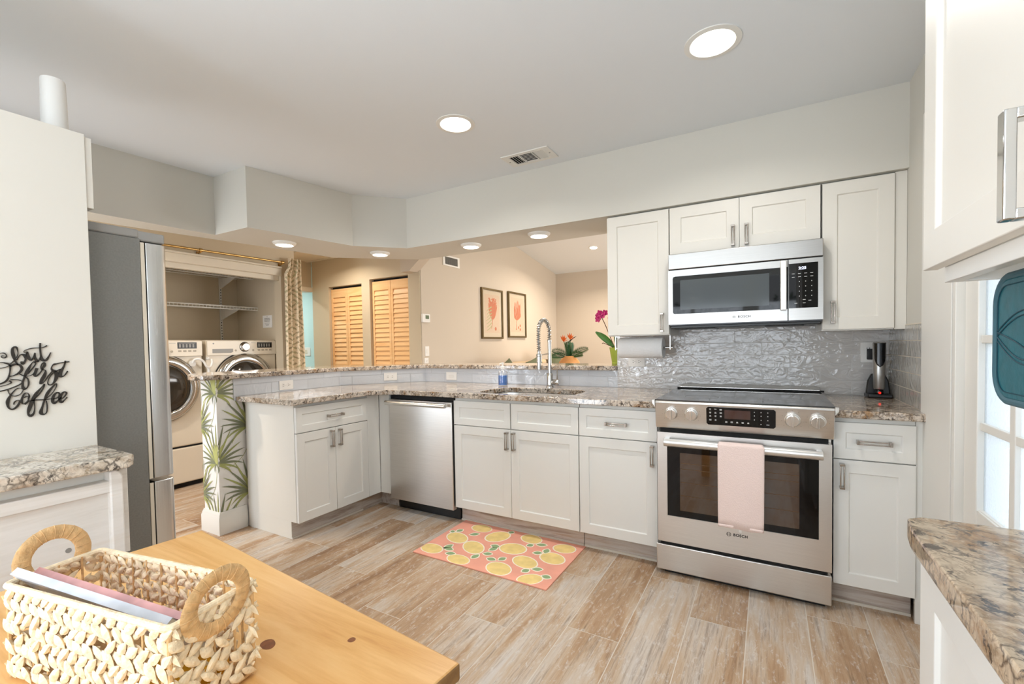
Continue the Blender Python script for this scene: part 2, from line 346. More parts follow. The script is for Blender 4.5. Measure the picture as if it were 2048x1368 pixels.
# ------------------------------------------------------------------ mesh builder
class MB:
    def __init__(s, xf=None): s.v = []; s.f = []; s.m = []; s.xf = xf; s.uv = None
    def add(s, vs, fs, m=0):
        o = len(s.v)
        for p in vs:
            p = Vector(p); s.v.append(s.xf @ p if s.xf else p)
        for f in fs: s.f.append([i+o for i in f]); s.m.append(m)
        return s
    def box(s, x0, x1, y0, y1, z0, z1, m=0):
        x0, x1 = sorted((x0, x1)); y0, y1 = sorted((y0, y1)); z0, z1 = sorted((z0, z1))
        return s.add([(x0,y0,z0),(x1,y0,z0),(x1,y1,z0),(x0,y1,z0),(x0,y0,z1),(x1,y0,z1),(x1,y1,z1),(x0,y1,z1)],
                     [(0,3,2,1),(4,5,6,7),(0,1,5,4),(1,2,6,5),(2,3,7,6),(3,0,4,7)], m)
    def prism(s, poly, axis, a, b, m=0):
        n = len(poly)
        def P(p, c): return {'z': (p[0], p[1], c), 'y': (p[0], c, p[1]), 'x': (c, p[0], p[1])}[axis]
        vs = [P(p, a) for p in poly]+[P(p, b) for p in poly]
        fs = [tuple(range(n)), tuple(range(2*n-1, n-1, -1))]+[(i, i+n, (i+1) % n+n, (i+1) % n) for i in range(n)]
        return s.add(vs, fs, m)
    def lathe(s, prof, c=(0, 0, 0), axis='z', n=28, m=0, cap=True, ang=2*PI):
        vs = []; fs = []
        k = len(prof)
        for i in range(n):
            a = ang*i/n
            for r, z in prof:
                x, y = r*math.cos(a), r*math.sin(a)
                p = {'z': (x, y, z), 'y': (x, z, y), 'x': (z, x, y)}[axis]
                vs.append((p[0]+c[0], p[1]+c[1], p[2]+c[2]))
        for i in range(n):
            j = (i+1) % n
            for q in range(k-1): fs.append((i*k+q, j*k+q, j*k+q+1, i*k+q+1))
        if cap:
            if prof[0][0] > 1e-6: fs.append(tuple(i*k for i in range(n))[::-1])
            if prof[-1][0] > 1e-6: fs.append(tuple(i*k+k-1 for i in range(n)))
        return s.add(vs, fs, m)
    def tube(s, path, r, n=10, m=0, closed=False, cap=True, flat=None):
        pts = [Vector(p) for p in path]; N = len(pts)
        rs = r if isinstance(r, (list, tuple)) else [r]*N
        vs = []; fs = []; prev = None
        for i, p in enumerate(pts):
            a = pts[(i-1) % N] if (closed or i) else p; b_ = pts[(i+1) % N] if (closed or i < N-1) else p
            t = (b_-a); t = t.normalized() if t.length > 1e-9 else Vector((0, 0, 1))
            if prev is None:
                up = Vector((0, 0, 1)) if abs(t.z) < .9 else Vector((1, 0, 0))
                u = t.cross(up).normalized()
            else:
                u = (prev-t*prev.dot(t)); u = u.normalized() if u.length > 1e-9 else prev
            w = t.cross(u); prev = u
            for k in range(n):
                an = 2*PI*k/n; vs.append(p+u*math.cos(an)*rs[i]+w*math.sin(an)*rs[i]*(flat or 1))
        for i in range(N if closed else N-1):
            j = (i+1) % N
            for k in range(n): fs.append((i*n+k, i*n+(k+1) % n, j*n+(k+1) % n, j*n+k))
        if cap and not closed: fs.append(tuple(range(n))[::-1]); fs.append(tuple(range((N-1)*n, N*n)))
        return s.add(vs, fs, m)
    def grid(s, nu, nv, fn, m=0):
        vs = [fn(i/(nu-1), j/(nv-1)) for j in range(nv) for i in range(nu)]
        fs = [(j*nu+i, j*nu+i+1, (j+1)*nu+i+1, (j+1)*nu+i) for j in range(nv-1) for i in range(nu-1)]
        return s.add(vs, fs, m)
    def holed(s, outer, holes, z0, z1, m=0):
        loops = [outer]+holes
        tri = tessellate_polygon([[Vector((p[0], p[1], 0)) for p in lp] for lp in loops])
        flat = [p for lp in loops for p in lp]; n = len(flat)
        vs = [(p[0], p[1], z0) for p in flat]+[(p[0], p[1], z1) for p in flat]
        fs = [tuple(t) for t in tri]+[tuple(i+n for i in t)[::-1] for t in tri]
        o = 0
        for lp in loops:
            k = len(lp)
            for i in range(k): a, b_ = o+i, o+(i+1) % k; fs.append((a, b_, b_+n, a+n))
            o += k
        return s.add(vs, fs, m)
    def text(s, string, size, M4, depth=.0006, m=0, align='CENTER', bold=0.0, spacing=1.0):
        cu = D.curves.new('t', 'FONT'); cu.body = string; cu.size = size; cu.extrude = depth; cu.align_x = align; cu.align_y = 'CENTER'
        cu.offset = bold; cu.space_character = spacing; cu.resolution_u = 3
        o = D.objects.new('t', cu); SC.collection.objects.link(o)
        me = D.meshes.new_from_object(o)
        s.add([M4 @ v.co for v in me.vertices], [tuple(p.vertices) for p in me.polygons], m)
        D.objects.remove(o); D.curves.remove(cu); D.meshes.remove(me); return s
    def build(s, name, mats, parent=None, bevel=0.0, smooth=35, seg=2, recalc=True, solid=0.0, subsurf=0):
        me = D.meshes.new(name); me.from_pydata([tuple(v) for v in s.v], [], s.f)
        mats = mats if isinstance(mats, (list, tuple)) else [mats]
        for x in mats: me.materials.append(M[x] if isinstance(x, str) else x)
        for p, mi in zip(me.polygons, s.m): p.material_index = mi
        if recalc:
            b = bmesh.new(); b.from_mesh(me); bmesh.ops.recalc_face_normals(b, faces=b.faces); b.to_mesh(me); b.free()
        if smooth:
            me.polygons.foreach_set('use_smooth', [True]*len(me.polygons)); me.set_sharp_from_angle(angle=math.radians(smooth))
        o = D.objects.new(name, me); SC.collection.objects.link(o)
        if bevel:
            md = o.modifiers.new('bevel', 'BEVEL'); md.width = bevel; md.segments = seg; md.limit_method = 'ANGLE'; md.angle_limit = math.radians(40); md.harden_normals = False
        if solid:
            md = o.modifiers.new('solid', 'SOLIDIFY'); md.thickness = solid; md.offset = 0
        if subsurf:
            md = o.modifiers.new('sub', 'SUBSURF'); md.levels = subsurf; md.render_levels = subsurf
        if parent is not None:
            o.parent = parent
            o.matrix_parent_inverse = Matrix.Translation(-Vector(parent.get('base', (0, 0, 0))))
        return o
def thing(name, label, cat, loc, group=None):
    o = D.objects.new(name, None); SC.collection.objects.link(o); o.location = loc; o['base'] = tuple(loc)
    o.empty_display_size = .05
    o['label'] = label; o['category'] = cat
    if group: o['group'] = group
    return o
def tag(o, label, cat, group=None):
    o['label'] = label; o['category'] = cat
    if group: o['group'] = group
    return o
def struct(o, label=None, cat=None):
    o['kind'] = 'structure'
    if label: o['label'] = label
    if cat: o['category'] = cat
    return o
def dup(root, dloc, label, group=None):
    r = root.copy(); SC.collection.objects.link(r); r.location = Vector(root.location)+Vector(dloc); r['label'] = label
    if group: r['group'] = group
    for ch in list(root.children):
        c = ch.copy(); SC.collection.objects.link(c); c.parent = r; c.matrix_parent_inverse = ch.matrix_parent_inverse.copy()
        for g in list(ch.children):
            d = g.copy(); SC.collection.objects.link(d); d.parent = c; d.matrix_parent_inverse = g.matrix_parent_inverse.copy()
    return r
def F(face, x, y, z=0.0):
    c = {'S': ((1,0,0),(0,1,0)), 'E': ((0,1,0),(-1,0,0)), 'W': ((0,-1,0),(1,0,0)), 'N': ((-1,0,0),(0,-1,0))}[face]
    m = Matrix.Identity(4)
    for i in range(3): m[i][0] = c[0][i]; m[i][1] = c[1][i]; m[i][2] = (0, 0, 1)[i]
    m.translation = Vector((x, y, z)); return m
def TX(face, x, y, z, up=0.0):
    """matrix that stands text up on a wall face; text front looks towards the given compass side"""
    b = F(face, x, y, z)
    return b @ Matrix.Rotation(PI/2+up, 4, 'X')
def shaker(mb, x0, x1, z0, z1, rail=.057, t=.020, rec=.008, m=0, y=0.0):
    a = [(x0, z0), (x1, z0), (x1, z1), (x0, z1)]
    r = min(rail, (x1-x0)*.33, (z1-z0)*.33)
    b = [(x0+r, z0+r), (x1-r, z0+r), (x1-r, z1-r), (x0+r, z1-r)]
    e = .004
    c = [(x0+r+e, z0+r+e), (x1-r-e, z0+r+e), (x1-r-e, z1-r-e), (x0+r+e, z1-r-e)]
    vs = [(p[0], y, p[1]) for p in a]+[(p[0], y, p[1]) for p in b]+[(p[0], y+rec, p[1]) for p in c]+[(p[0], y+t, p[1]) for p in a]
    fs = [(i, (i+1) % 4, 4+(i+1) % 4, 4+i) for i in range(4)]+[(4+i, 4+(i+1) % 4, 8+(i+1) % 4, 8+i) for i in range(4)]+[(8, 9, 10, 11)]
    fs += [(i, 12+i, 12+(i+1) % 4, (i+1) % 4) for i in range(4)]+[(15, 14, 13, 12)]
    return mb.add(vs, fs, m)
def pull(face, x, y, cx, cz, L, vert, parent, mt='nickel', y0=0.0, s=1.0):
    """slotted pull: two parallel rods carried by two end posts"""
    mb = MB(F(face, x, y)); r = .0032*s; g = .0065*s; o = y0-.026*s
    for k in (-1, 1):
        if vert:
            mb.tube([(cx+k*g, o, cz-L/2), (cx+k*g, o, cz+L/2)], r, 8)
            mb.box(cx-g-.003*s, cx+g+.003*s, o-.004*s, y0+.0005, cz+k*(L/2-.004*s)-.005*s, cz+k*(L/2-.004*s)+.005*s)
        else:
            mb.tube([(cx-L/2, o, cz+k*g), (cx+L/2, o, cz+k*g)], r, 8)
            mb.box(cx+k*(L/2-.004*s)-.005*s, cx+k*(L/2-.004*s)+.005*s, o-.004*s, y0+.0005, cz-g-.003*s, cz+g+.003*s)
    return mb.build('handle', mt, parent, bevel=.0008)
def spline(pts, k=6):
    out = []; n = len(pts)
    for i in range(n-1):
        p0 = pts[max(0, i-1)]; p1 = pts[i]; p2 = pts[i+1]; p3 = pts[min(n-1, i+2)]
        for j in range(k):
            t = j/k
            out.append(tuple(.5*((2*b_)+(-a+c)*t+(2*a-5*b_+4*c-d)*t*t+(-a+3*b_-3*c+d)*t**3) for a, b_, c, d in zip(p0, p1, p2, p3)))
    out.append(tuple(pts[-1])); return out
def outlet(mb, w=.114, h=.070, slots=True, vert=False):
    """face plate on local plane y=0, centred; long side horizontal unless vert"""
    if vert: w, h = h, w
    mb.box(-w/2, w/2, -.006, 0, -h/2, h/2, 0)
    return mb
# ================================================================== SETTING
CT = .9137; CB = .8787; XW = 1.099; CEIL = 2.443; SB = 2.041
# --- floor: every plank is a slab in one floor mesh, laid north-south
def build_floor():
    mb = MB(); mb.box(-6.3, 3.2, -5.0, 6.0, -.03, -.0005, 1); rn = [0.0]*8
    off = {0: -.706+1.2, -1: -.28, -2: -.84, -3: -.55, -4: -1.012, -5: -.36, -6: -.80, -7: -.14, -8: -.673, 1: -.1, 2: -.385, 3: -.75, 4: -.13}
    g = .0019
    k = -27
    rnd = random.Random(5)
    while True:
        x0 = .662+.2275*(k-4); x1 = x0+.2275
        if x0 > 3.1: break
        kk = k
        j = off.get(kk, rnd.uniform(-1.2, 0))
        if kk == 0: j = -.706
        y = j-1.2*5
        while y < 5.6:
            a, b_ = max(y, -4.95), min(y+1.2, 5.55)
            if b_-a > .02 and x1 > -6.2:
                mb.box(max(x0, -6.25)+g, x1-g, a+g, b_-g, -.004, 0, 0); rn += [rnd.random()]*8
            y += 1.2
        k += 1
    o = mb.build('floor', ['floor', 'grout'], smooth=0, recalc=False)
    at = o.data.attributes.new('rnd', 'FLOAT', 'POINT'); at.data.foreach_set('value', rn)
    struct(o, 'light wood look plank tile floor', 'floor')
build_floor()
# --- kitchen ceiling, soffit
struct(MB().box(-1.65, XW+.1, -4.9, .78, CEIL, CEIL+.06).box(-3.95, -1.65, -2.75, .78, CEIL, CEIL+.06).build('ceiling', 'ceilp', smooth=0), 'flat white kitchen ceiling', 'ceiling')
sof = [(XW, .33), (-2.06, .325), (-2.35, .02), (-2.48, -.74), (-2.86, -.745), (-2.95, -2.7), (-3.13, -2.7), (-3.09, -1.2), (-2.90, -.1), (-2.86, .25), (-2.28, .765), (XW, .78)]
struct(MB().prism(sof, 'z', SB, CEIL+.01).build('ceiling_soffit', 'paint', smooth=0), 'grey beige dropped soffit running over the bar and cabinets', 'soffit')
# --- range wall, and low bar wall
struct(MB().box(-.43, XW, .706, .80, 0, SB+.02).build('wall_range', 'paint', smooth=0), 'wall behind the range', 'wall')
struct(MB().box(-.43, XW, .70, .706, CT-.03, 1.36).build('trim_1', 'tile', smooth=0), 'wavy glazed grey tile backsplash behind the range', 'backsplash')
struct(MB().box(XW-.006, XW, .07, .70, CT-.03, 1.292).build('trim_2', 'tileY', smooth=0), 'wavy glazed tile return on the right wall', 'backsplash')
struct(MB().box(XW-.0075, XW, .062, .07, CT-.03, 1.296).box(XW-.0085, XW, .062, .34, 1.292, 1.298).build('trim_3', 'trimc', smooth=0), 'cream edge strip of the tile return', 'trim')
KX = -2.66
bw_in = [(KX, -.88), (KX, .12), (-2.22, .706), (-.43, .706)]
bw_out = [(-.43, .85), (-2.29, .85), (KX-.19, .16), (KX-.19, -.88)]
def barwall():
    mb = MB(); mb.prism(bw_in+bw_out, 'z', 0, 1.035, 0)
    # palm print: leaves wrapped round the end of the low wall; s runs along the wall face, 0 at the corner
    def W3(s, z, e=.0012):
        return (KX+e, -.88+s, z) if s >= 0 else (KX+s, -.88-e, z)
    lc = [0]
    def leaf(s0, z0, ang, L, w, m):
        lc[0] += 1; n = 10; vs = []; dx, dz = math.sin(ang), math.cos(ang)
        bend = .25*ang*abs(ang)*.3
        for i in range(n+1):
            t = i/n; a2 = ang+bend*t*t*1.2; px = s0+L*t*math.sin(a2); pz = z0+L*t*math.cos(a2)
            ww = w*(math.sin(PI*min(1, t*.92+.08))**.8)*(1-.25*t); nx, nz = math.cos(a2), -math.sin(a2)
            for q in (-1, 0, 1):
                ss = px+nx*ww*q; zz = pz+nz*ww*q
                if ss > .197: ss = .197
                if ss < -.189: ss = -.189
                zz = max(.12, min(1.034, zz))
                vs.append(W3(ss, zz, .0006+lc[0]*.00003))
        fs = []; 
        for i in range(n):
            fs.append((i*3, i*3+1, (i+1)*3+1, (i+1)*3)); 
        gs = [(i*3+1, i*3+2, (i+1)*3+2, (i+1)*3+1) for i in range(n)]
        mb.add(vs, fs, m); mb.add(vs, gs, m)
    rr = random.Random(3)
    for s0 in (-.02, .21, -.23):
        zs = (.94, .475, .02) if s0 == -.02 else (.70, .24)
        for z0 in zs:
            for k in range(-9, 10):
                a = k*math.radians(12.5)
                L = .27*(1-.42*abs(k)/9)*rr.uniform(.92, 1.06)
                leaf(s0, z0, a, L, .0092 if k % 2 else .0078, 1 if (abs(k) < 5 and k % 2 == 0) or abs(k) > 7 else 2)
            for a in (-.35, -.12, .12, .35): leaf(s0, z0-.005, a, .14, .014, 3)
            for a in (-135, 140): leaf(s0, z0, math.radians(a), .07, .006, 2)
            leaf(s0, z0, PI, .40, .0022, 1)
    return mb.build('wall_bar', ['wallpap', 'palm1', 'palm2', 'palm3'], smooth=0, recalc=False)
struct(barwall(), 'low bar wall with palm leaf wallpaper on its end', 'half wall')
# tile faces on the low wall (kitchen side)
struct(MB().box(KX, KX+.006, -.77, .125, CT-.03, 1.036).build('trim_4', 'tileBy', smooth=0), 'smooth pale grey tile on the left stretch of the bar', 'backsplash')
tm = MB(); tm.prism([(KX, .12), (KX+.006, .117), (-2.2165, .70), (-2.22, .706)], 'z', CT-.03, 1.036)
tm.box(-2.22, -.43, .70, .706, CT-.03, 1.036)
struct(tm.build('trim_5', 'tileB', smooth=0), 'smooth pale grey tile behind the sink under the bar', 'backsplash')
# baseboard round the wall end
def profile_board(path, name, label, h=.15, t=.018, mt='trimw'):
    pr = [(0, 0), (t, 0), (t, h*.74), (t*.72, h*.80), (t*.72, h*.86), (t*.45, h*.93), (t*.3, h), (0, h)]
    mb = MB(); n = len(pr); vs = []
    P = [Vector((p[0], p[1], 0)) for p in path]
    for i, p in enumerate(P):
        d0 = (P[i]-P[i-1]).normalized() if i else (P[1]-P[0]).normalized()
        d1 = (P[i+1]-P[i]).normalized() if i < len(P)-1 else d0
        n0 = Vector((d0.y, -d0.x, 0)); n1 = Vector((d1.y, -d1.x, 0)); nn = (n0+n1); nn = nn/(nn.dot(n0)) if nn.length > 0 else n0
        for o_, z in pr: vs.append(p+nn*o_+Vector((0, 0, z)))
    fs = [(i*n+k, i*n+(k+1) % n, (i+1)*n+(k+1) % n, (i+1)*n+k) for i in range(len(P)-1) for k in range(n)]
    fs += [tuple(range(n)), tuple(range((len(P)-1)*n, len(P)*n))[::-1]]
    mb.add(vs, fs); return struct(mb.build(name, mt, smooth=30), label, 'baseboard')
profile_board([(KX-.19, .1), (KX-.19, -.88), (KX, -.88), (KX, -.708)], 'baseboard_bar', 'white moulded baseboard wrapping the palm wallpaper wall end')
# --- right wall with the glazed door opening y -.44 .. -1.28
DY0, DY1, DH = -.345, -1.275, 2.05
w = MB(); w.box(XW, XW+.14, DY0, .80, 0, CEIL+.05); w.box(XW, XW+.14, DY1, DY0, DH, CEIL+.05); w.box(XW, XW+.14, -3.72, DY1, 0, CEIL+.05); w.box(XW, XW+.14, -4.9, -4.52, 0, CEIL+.05); w.box(XW, XW+.14, -4.52, -3.72, 2.22, CEIL+.05); w.box(XW, XW+.14, -4.52, -3.72, 0, .5)
struct(w.build('wall_right', 'paint', smooth=0), 'grey beige wall on the right with the glazed door', 'wall')
struct(MB().box(XW-.016, XW, -.075, .045, 0, DH+.12).box(XW-.022, XW, -.34, -.075, 0, DH+.12).box(XW-.020, XW+.01, DY0-.03, -.345, 0, DH).build('trim_6', 'trimw', bevel=.002), 'wide white casing beside the glazed door', 'door casing')
def glazed_door():
    x0, x1 = XW+.004, XW+.045
    mb = MB(); st = .11
    y0, y1 = DY0-.032, DY1
    mb.box(x0, x1, y0-st, y0, 0, DH); mb.box(x0, x1, y1, y1+st, 0, DH); mb.box(x0, x1, y1+st, y0-st, DH-.12, DH); mb.box(x0, x1, y1+st, y0-st, 0, .50)
    o = struct(mb.build('door_1', 'trimw', bevel=.003), 'white exterior door with textured glass lites', 'door')
    g = MB(); ya, yb = y0-st, y1+st; cols = 3; rows = 5; zz0, zz1 = .50, DH-.12
    for c in range(1, cols): y = ya+(yb-ya)*c/cols; g.box(x0+.006, x1-.006, y-.016, y+.016, zz0, zz1)
    for zc in (.655, .94, 1.222, 1.505, 1.788): g.box(x0+.008, x1-.008, yb, ya, zc-.013, zc+.013)
    g.box(x0+.002, x1-.002, yb, ya, zz0, .665)
    g.build('muntins', 'trimw', o, bevel=.002)
    MB().box(x0+.018, x0+.023, yb, ya, zz0, zz1).build('glass_lites', 'texglass', o, smooth=0)
glazed_door()
# --- rear (south) wall with two windows
w = MB(); RY = -4.72
for a, b_ in ((-1.65, -1.32), (.22, .34), (.98, XW+.14)): w.box(a, b_, RY-.14, RY, 0, CEIL+.05)
for a, b_ in ((-1.32, .22), (.34, .98)): w.box(a, b_, RY-.14, RY, 0, .22); w.box(a, b_, RY-.14, RY, 2.26, CEIL+.05)
struct(w.build('wall_rear', 'paint', smooth=0), 'wall behind the viewpoint with two windows', 'wall')
for i, (a, b_) in enumerate(((-1.32, .22), (.34, .98))):
    f = MB(); f.box(a, b_, RY-.09, RY-.04, .22, .27); f.box(a, b_, RY-.09, RY-.04, 2.21, 2.26); f.box(a, a+.05, RY-.09, RY-.04, .27, 2.21); f.box(b_-.05, b_, RY-.09, RY-.04, .27, 2.21)
    if i == 0: f.box((a+b_)/2-.03, (a+b_)/2+.03, RY-.09, RY-.04, .27, 2.21)
    o = struct(f.build('window_%d' % (i+1), 'trimw', bevel=.002), 'white framed window behind the viewpoint', 'window')
f = MB()
for x0, x1, z0, z1 in ((-3.68, -3.62, 0, 2.15), (-2.81, -2.75, 0, 2.15), (-3.62, -2.81, 2.08, 2.15), (-3.62, -2.81, 0, .22), (-3.62, -2.81, 1.05, 1.09)): f.box(x0, x1, -2.79, -2.74, z0, z1)
f2 = MB()
for y0, y1, z0, z1 in ((-4.55, -4.49, .2, 2.32), (-3.01, -2.95, .2, 2.32), (-3.78, -3.72, .26, 2.26), (-4.49, -3.01, .2, .26), (-4.49, -3.01, 2.26, 2.32)): f2.box(-1.61, -1.56, y0, y1, z0, z1)
struct(f2.build('window_4', 'trimw', bevel=.002), 'added unseen window in the left wall behind the viewpoint', 'window')
f2 = MB()
for y0, y1, z0, z1 in ((-4.52, -4.47, .5, 2.22), (-3.77, -3.72, .5, 2.22), (-4.47, -3.77, .5, .55), (-4.47, -3.77, 2.17, 2.22)): f2.box(XW+.05, XW+.09, y0, y1, z0, z1)
struct(f2.build('window_5', 'trimw', bevel=.002), 'added unseen window in the right wall behind the viewpoint', 'window')
struct(f.build('window_3', 'trimw', bevel=.002), 'added unseen tall window at the south end of the laundry passage', 'window')
struct(MB().box(-1.65, -1.51, -4.86, -4.55, 0, CEIL+.05).box(-1.65, -1.51, -2.95, -2.70, 0, CEIL+.05).box(-1.65, -1.51, -4.55, -2.95, 2.32, CEIL+.05).box(-1.65, -1.51, -4.55, -2.95, 0, .2).build('wall_left', 'paint', smooth=0), 'left wall beside the dining table', 'wall')
struct(MB().box(-4.9, -3.68, -2.82, -2.70, 0, CEIL+.05).box(-3.68, -2.75, -2.82, -2.70, 2.15, CEIL+.05).box(-2.75, -1.51, -2.82, -2.70, 0, CEIL+.05).build('wall_fridge', 'paint', smooth=0), 'wall behind the refrigerator', 'wall')
# --- laundry and hall
LX = -3.85
w = MB(); w.box(LX-.12, LX, -2.75, -1.22, 0, CEIL); w.box(LX-.12, LX, -1.22, .39, 2.0, CEIL); w.box(LX-.12, LX, .39, .545, 0, CEIL); w.box(-4.86, LX-.12, .45, .545, 0, CEIL); 
struct(w.build('wall_laundry', 'hallp', smooth=0), 'warm cream wall with the laundry closet opening', 'wall')
w = MB(); w.box(-4.86, -4.76, -1.4, .45, 0, CEIL); w.box(-4.86, LX-.12, -1.45, -1.35, 0, CEIL)
struct(w.build('wall_laundry_back', 'hallp', smooth=0), 'back wall of the laundry closet', 'wall')
# header track moulding of the closet
struct(MB().box(LX-.06, LX+.018, -1.22, .39, 1.985, 2.06).box(LX-.02, LX+.03, -1.22, .39, 2.06, 2.078).box(LX-.08, LX-.03, -1.22, .39, 1.94, 1.99).build('trim_7', 'trimc', bevel=.004), 'cream header moulding over the laundry closet', 'trim')
struct(MB().box(-6.3, -2.98, -2.75, 1.62, 2.40, 2.46).box(-2.98, -2.80, -.3, 1.50, 2.401, 2.44).build('ceiling_hall', 'trimc', smooth=0), 'cream hall ceiling', 'ceiling')
# hall end wall with a doorway, pale aqua room beyond
w = MB(); w.box(-4.96, -4.86, .5, .70, 0, 2.42); w.box(-4.96, -4.86, .70, 1.5, 2.06, 2.42); w.box(-6.3, -4.96, .4, 1.75, 2.41, 2.45)
struct(w.build('wall_hall_end', 'hallp', smooth=0), 'shaded wall over the doorway at the hall end', 'wall')
struct(MB().box(-4.98, -4.845, .70, 1.5, 1.995, 2.06).box(-4.98, -4.845, .64, .72, 0, 2.06).build('trim_8', 'trimc', bevel=.003), 'cream casing over the doorway at the hall end', 'door casing')
w = MB(); w.box(-6.3, -6.2, .2, 2.0, 0, 2.42); w.box(-6.3, -4.87, 1.75, 1.85, 0, 2.42); w.box(-4.865, -4.855, 1.63, 1.85, 0, 2.42); w.box(-6.3, -4.97, .3, .4, 0, 2.42)
struct(w.build('wall_bath', 'bluep', smooth=0), 'pale aqua walls of the room beyond the hall', 'wall')
# hall wall with the two louvered closets
D2 = (-4.52, -3.905, 2.037); D3 = (-3.765, -3.135, 2.075); HY = 1.5
w = MB(); w.box(-4.85, D2[0], HY, HY+.13, 0, 2.42); w.box(D2[0], D2[1], HY, HY+.13, D2[2], 2.42); w.box(D2[1], D3[0], HY, HY+.13, 0, 2.42)
w.box(D3[0], D3[1], HY, HY+.13, D3[2], 2.42); w.box(D3[1], -2.96, HY, HY+.13, 0, 3.4)
struct(w.build('wall_hall', 'hallp', smooth=0), 'warm cream hall wall holding two louvered closets', 'wall')
def bifold(i, d, label):
    a, b_, h = d; y0 = HY+.035; root = None
    mb = MB(); half = (b_-a)/2; zb = .02
    def leafp(x0, x1, parent_mb):
        s = .035
        parent_mb.box(x0, x0+s, y0, y0+.028, zb, h-.03, 0); parent_mb.box(x1-s, x1, y0, y0+.028, zb, h-.03, 0)
        parent_mb.box(x0+s, x1-s, y0, y0+.028, h-.03-.11, h-.03, 0); parent_mb.box(x0+s, x1-s, y0, y0+.028, zb, zb+.14, 0); parent_mb.box(x0+s, x1-s, y0, y0+.028, .95, 1.03, 0)
        for z0, z1 in ((zb+.14, .95), (1.03, h-.14)):
            n = int((z1-z0)/.0545); 
            for k in range(n):
                z = z0+(k+.5)*(z1-z0)/n; hh = (z1-z0)/n*.62
                parent_mb.add([(x0+s, y0+.001, z-hh), (x1-s, y0+.001, z-hh), (x1-s, y0+.018, z+hh), (x0+s, y0+.018, z+hh),
                               (x0+s, y0+.007, z-hh-.002), (x1-s, y0+.007, z-hh-.002), (x1-s, y0+.025, z+hh-.002), (x0+s, y0+.025, z+hh-.002)],
                              [(0,1,2,3),(4,7,6,5),(0,4,5,1),(3,2,6,7),(0,3,7,4),(1,5,6,2)], 1)
    mb2 = MB(); leafp(a+.004, a+half-.002, mb); leafp(a+half+.002, b_-.004, mb2)
    o = struct(mb.build('door_%d' % i, ['louv', 'louv'], bevel=.0015), label, 'louvered door')
    mb2.build('folding_leaf', ['louv', 'louv'], o, bevel=.0015)
    MB().box(a, b_, y0+.035, y0+.09, 0, h).build('closet_shade_back', 'darkgap', o, smooth=0)
    MB().lathe([(.012, 0), (.016, -.012), (.014, -.022), (0, -.026)], (a+half+.05, y0, 1.0), 'y', 14).build('knob', 'louv', o)
bifold(2, D2, 'left pair of pine louvered bifold doors in the hall'); bifold(3, D3, 'right pair of pine louvered bifold doors beside the living room wall')
# pilaster + haunch over the bar end
struct(MB().prism([(-3.12, 2.085), (-2.99, 2.085), (-2.76, 2.255), (-2.76, 2.45), (-3.12, 2.45)], 'y', 1.36, 1.505).build('trim_9', 'livp', smooth=0), 'beige haunched header over the end of the hall', 'header')
# --- living room
LV = -2.95; BY = 5.3
def vz(y): return 2.55+.157*(BY-y)
struct(MB().prism([(1.51, 0), (BY, 0), (BY, vz(BY)+.1), (1.51, vz(1.5)+.1)], 'x', LV-.1, LV).build('wall_living_left', 'livp', smooth=0), 'beige living room wall with the two coral prints', 'wall')
struct(MB().box(-3.1, 2.4, BY, BY+.1, 0, 2.8).build('wall_living_back', 'livp', smooth=0), 'beige far wall of the living room', 'wall')
struct(MB().prism([(.78, vz(.78)), (BY+.1, vz(BY+.1)), (BY+.1, vz(BY+.1)+.06), (.78, vz(.78)+.06)], 'x', -3.1, 2.4).build('ceiling_living', 'ceilp', smooth=0), 'white vaulted living room ceiling', 'ceiling')
w = MB(); w.box(2.2, 2.3, .78, 1.7, 0, 3.4); w.box(2.2, 2.3, 4.5, BY, 0, 3.2); w.box(2.2, 2.3, 1.7, 4.5, 2.3, 3.4); w.box(2.2, 2.3, 1.7, 4.5, 0, .12)
struct(w.build('wall_living_right', 'livp', smooth=0), 'living room wall with an added unseen window opening', 'wall')
struct(MB().box(-4.9, 2.3, .74, .80, CEIL-.003, 3.4).box(XW, 2.3, .72, .80, 0, 3.4).build('wall_living_front', 'livp', smooth=0), 'living room wall above the bar soffit', 'wall')

# ================================================================== COUNTERS
def counter(name, label, outer, holes, z0, z1, mt, bev=.006):
    o = MB().holed(outer, holes, z0, z1).build(name, mt, bevel=bev, smooth=30, seg=3); return tag(o, label, 'countertop')
rs = []
SKx, SKy, SKa, SKb = -.885, .235, .345, .205
for k in range(40):
    a = 2*PI*k/40; c, s_ = math.cos(a), math.sin(a)
    rs.append((SKx+SKa*math.copysign(abs(c)**.45, c), SKy+SKb*math.copysign(abs(s_)**.45, s_)))
L = [(-.003, -.03), (-.003, .70), (-2.2165, .70), (KX+.006, .117), (KX+.006, -.755), (-2.045, -.762), (-2.04, -.17), (-2.01, -.09), (-1.90, -.03)]
counter('kitchen_countertop', 'speckled granite kitchen countertop holding the sink, left of the range', L, [rs], CB, CT, 'gran')
counter('range_side_countertop', 'short granite countertop right of the range', [(.770, -.03), (XW-.007, -.03), (XW-.007, .70), (.770, .70)], [], CB, CT, 'gran')
bar = [(-.433, .665), (-2.205, .665), (KX+.035, .10), (KX+.035, -.90), (KX+.0, -.955), (KX-.06, -.98), (KX-.15, -.975), (KX-.30, -.90), (KX-.42, -.78), (KX-.42, .26), (-2.34, 1.06), (-.30, 1.06), (-.30, .852), (-.433, .852)]
counter('bar_countertop', 'raised granite bar top on the low wall', bar, [], 1.036, 1.070, 'gran')
counter('coffee_station_countertop', 'pale granite countertop under the coffee sign', [(-1.489, -2.69), (-1.489, -1.862), (-1.20, -1.868), (-1.178, -1.885), (-1.178, -2.69)], [], .877, CT, 'granL')
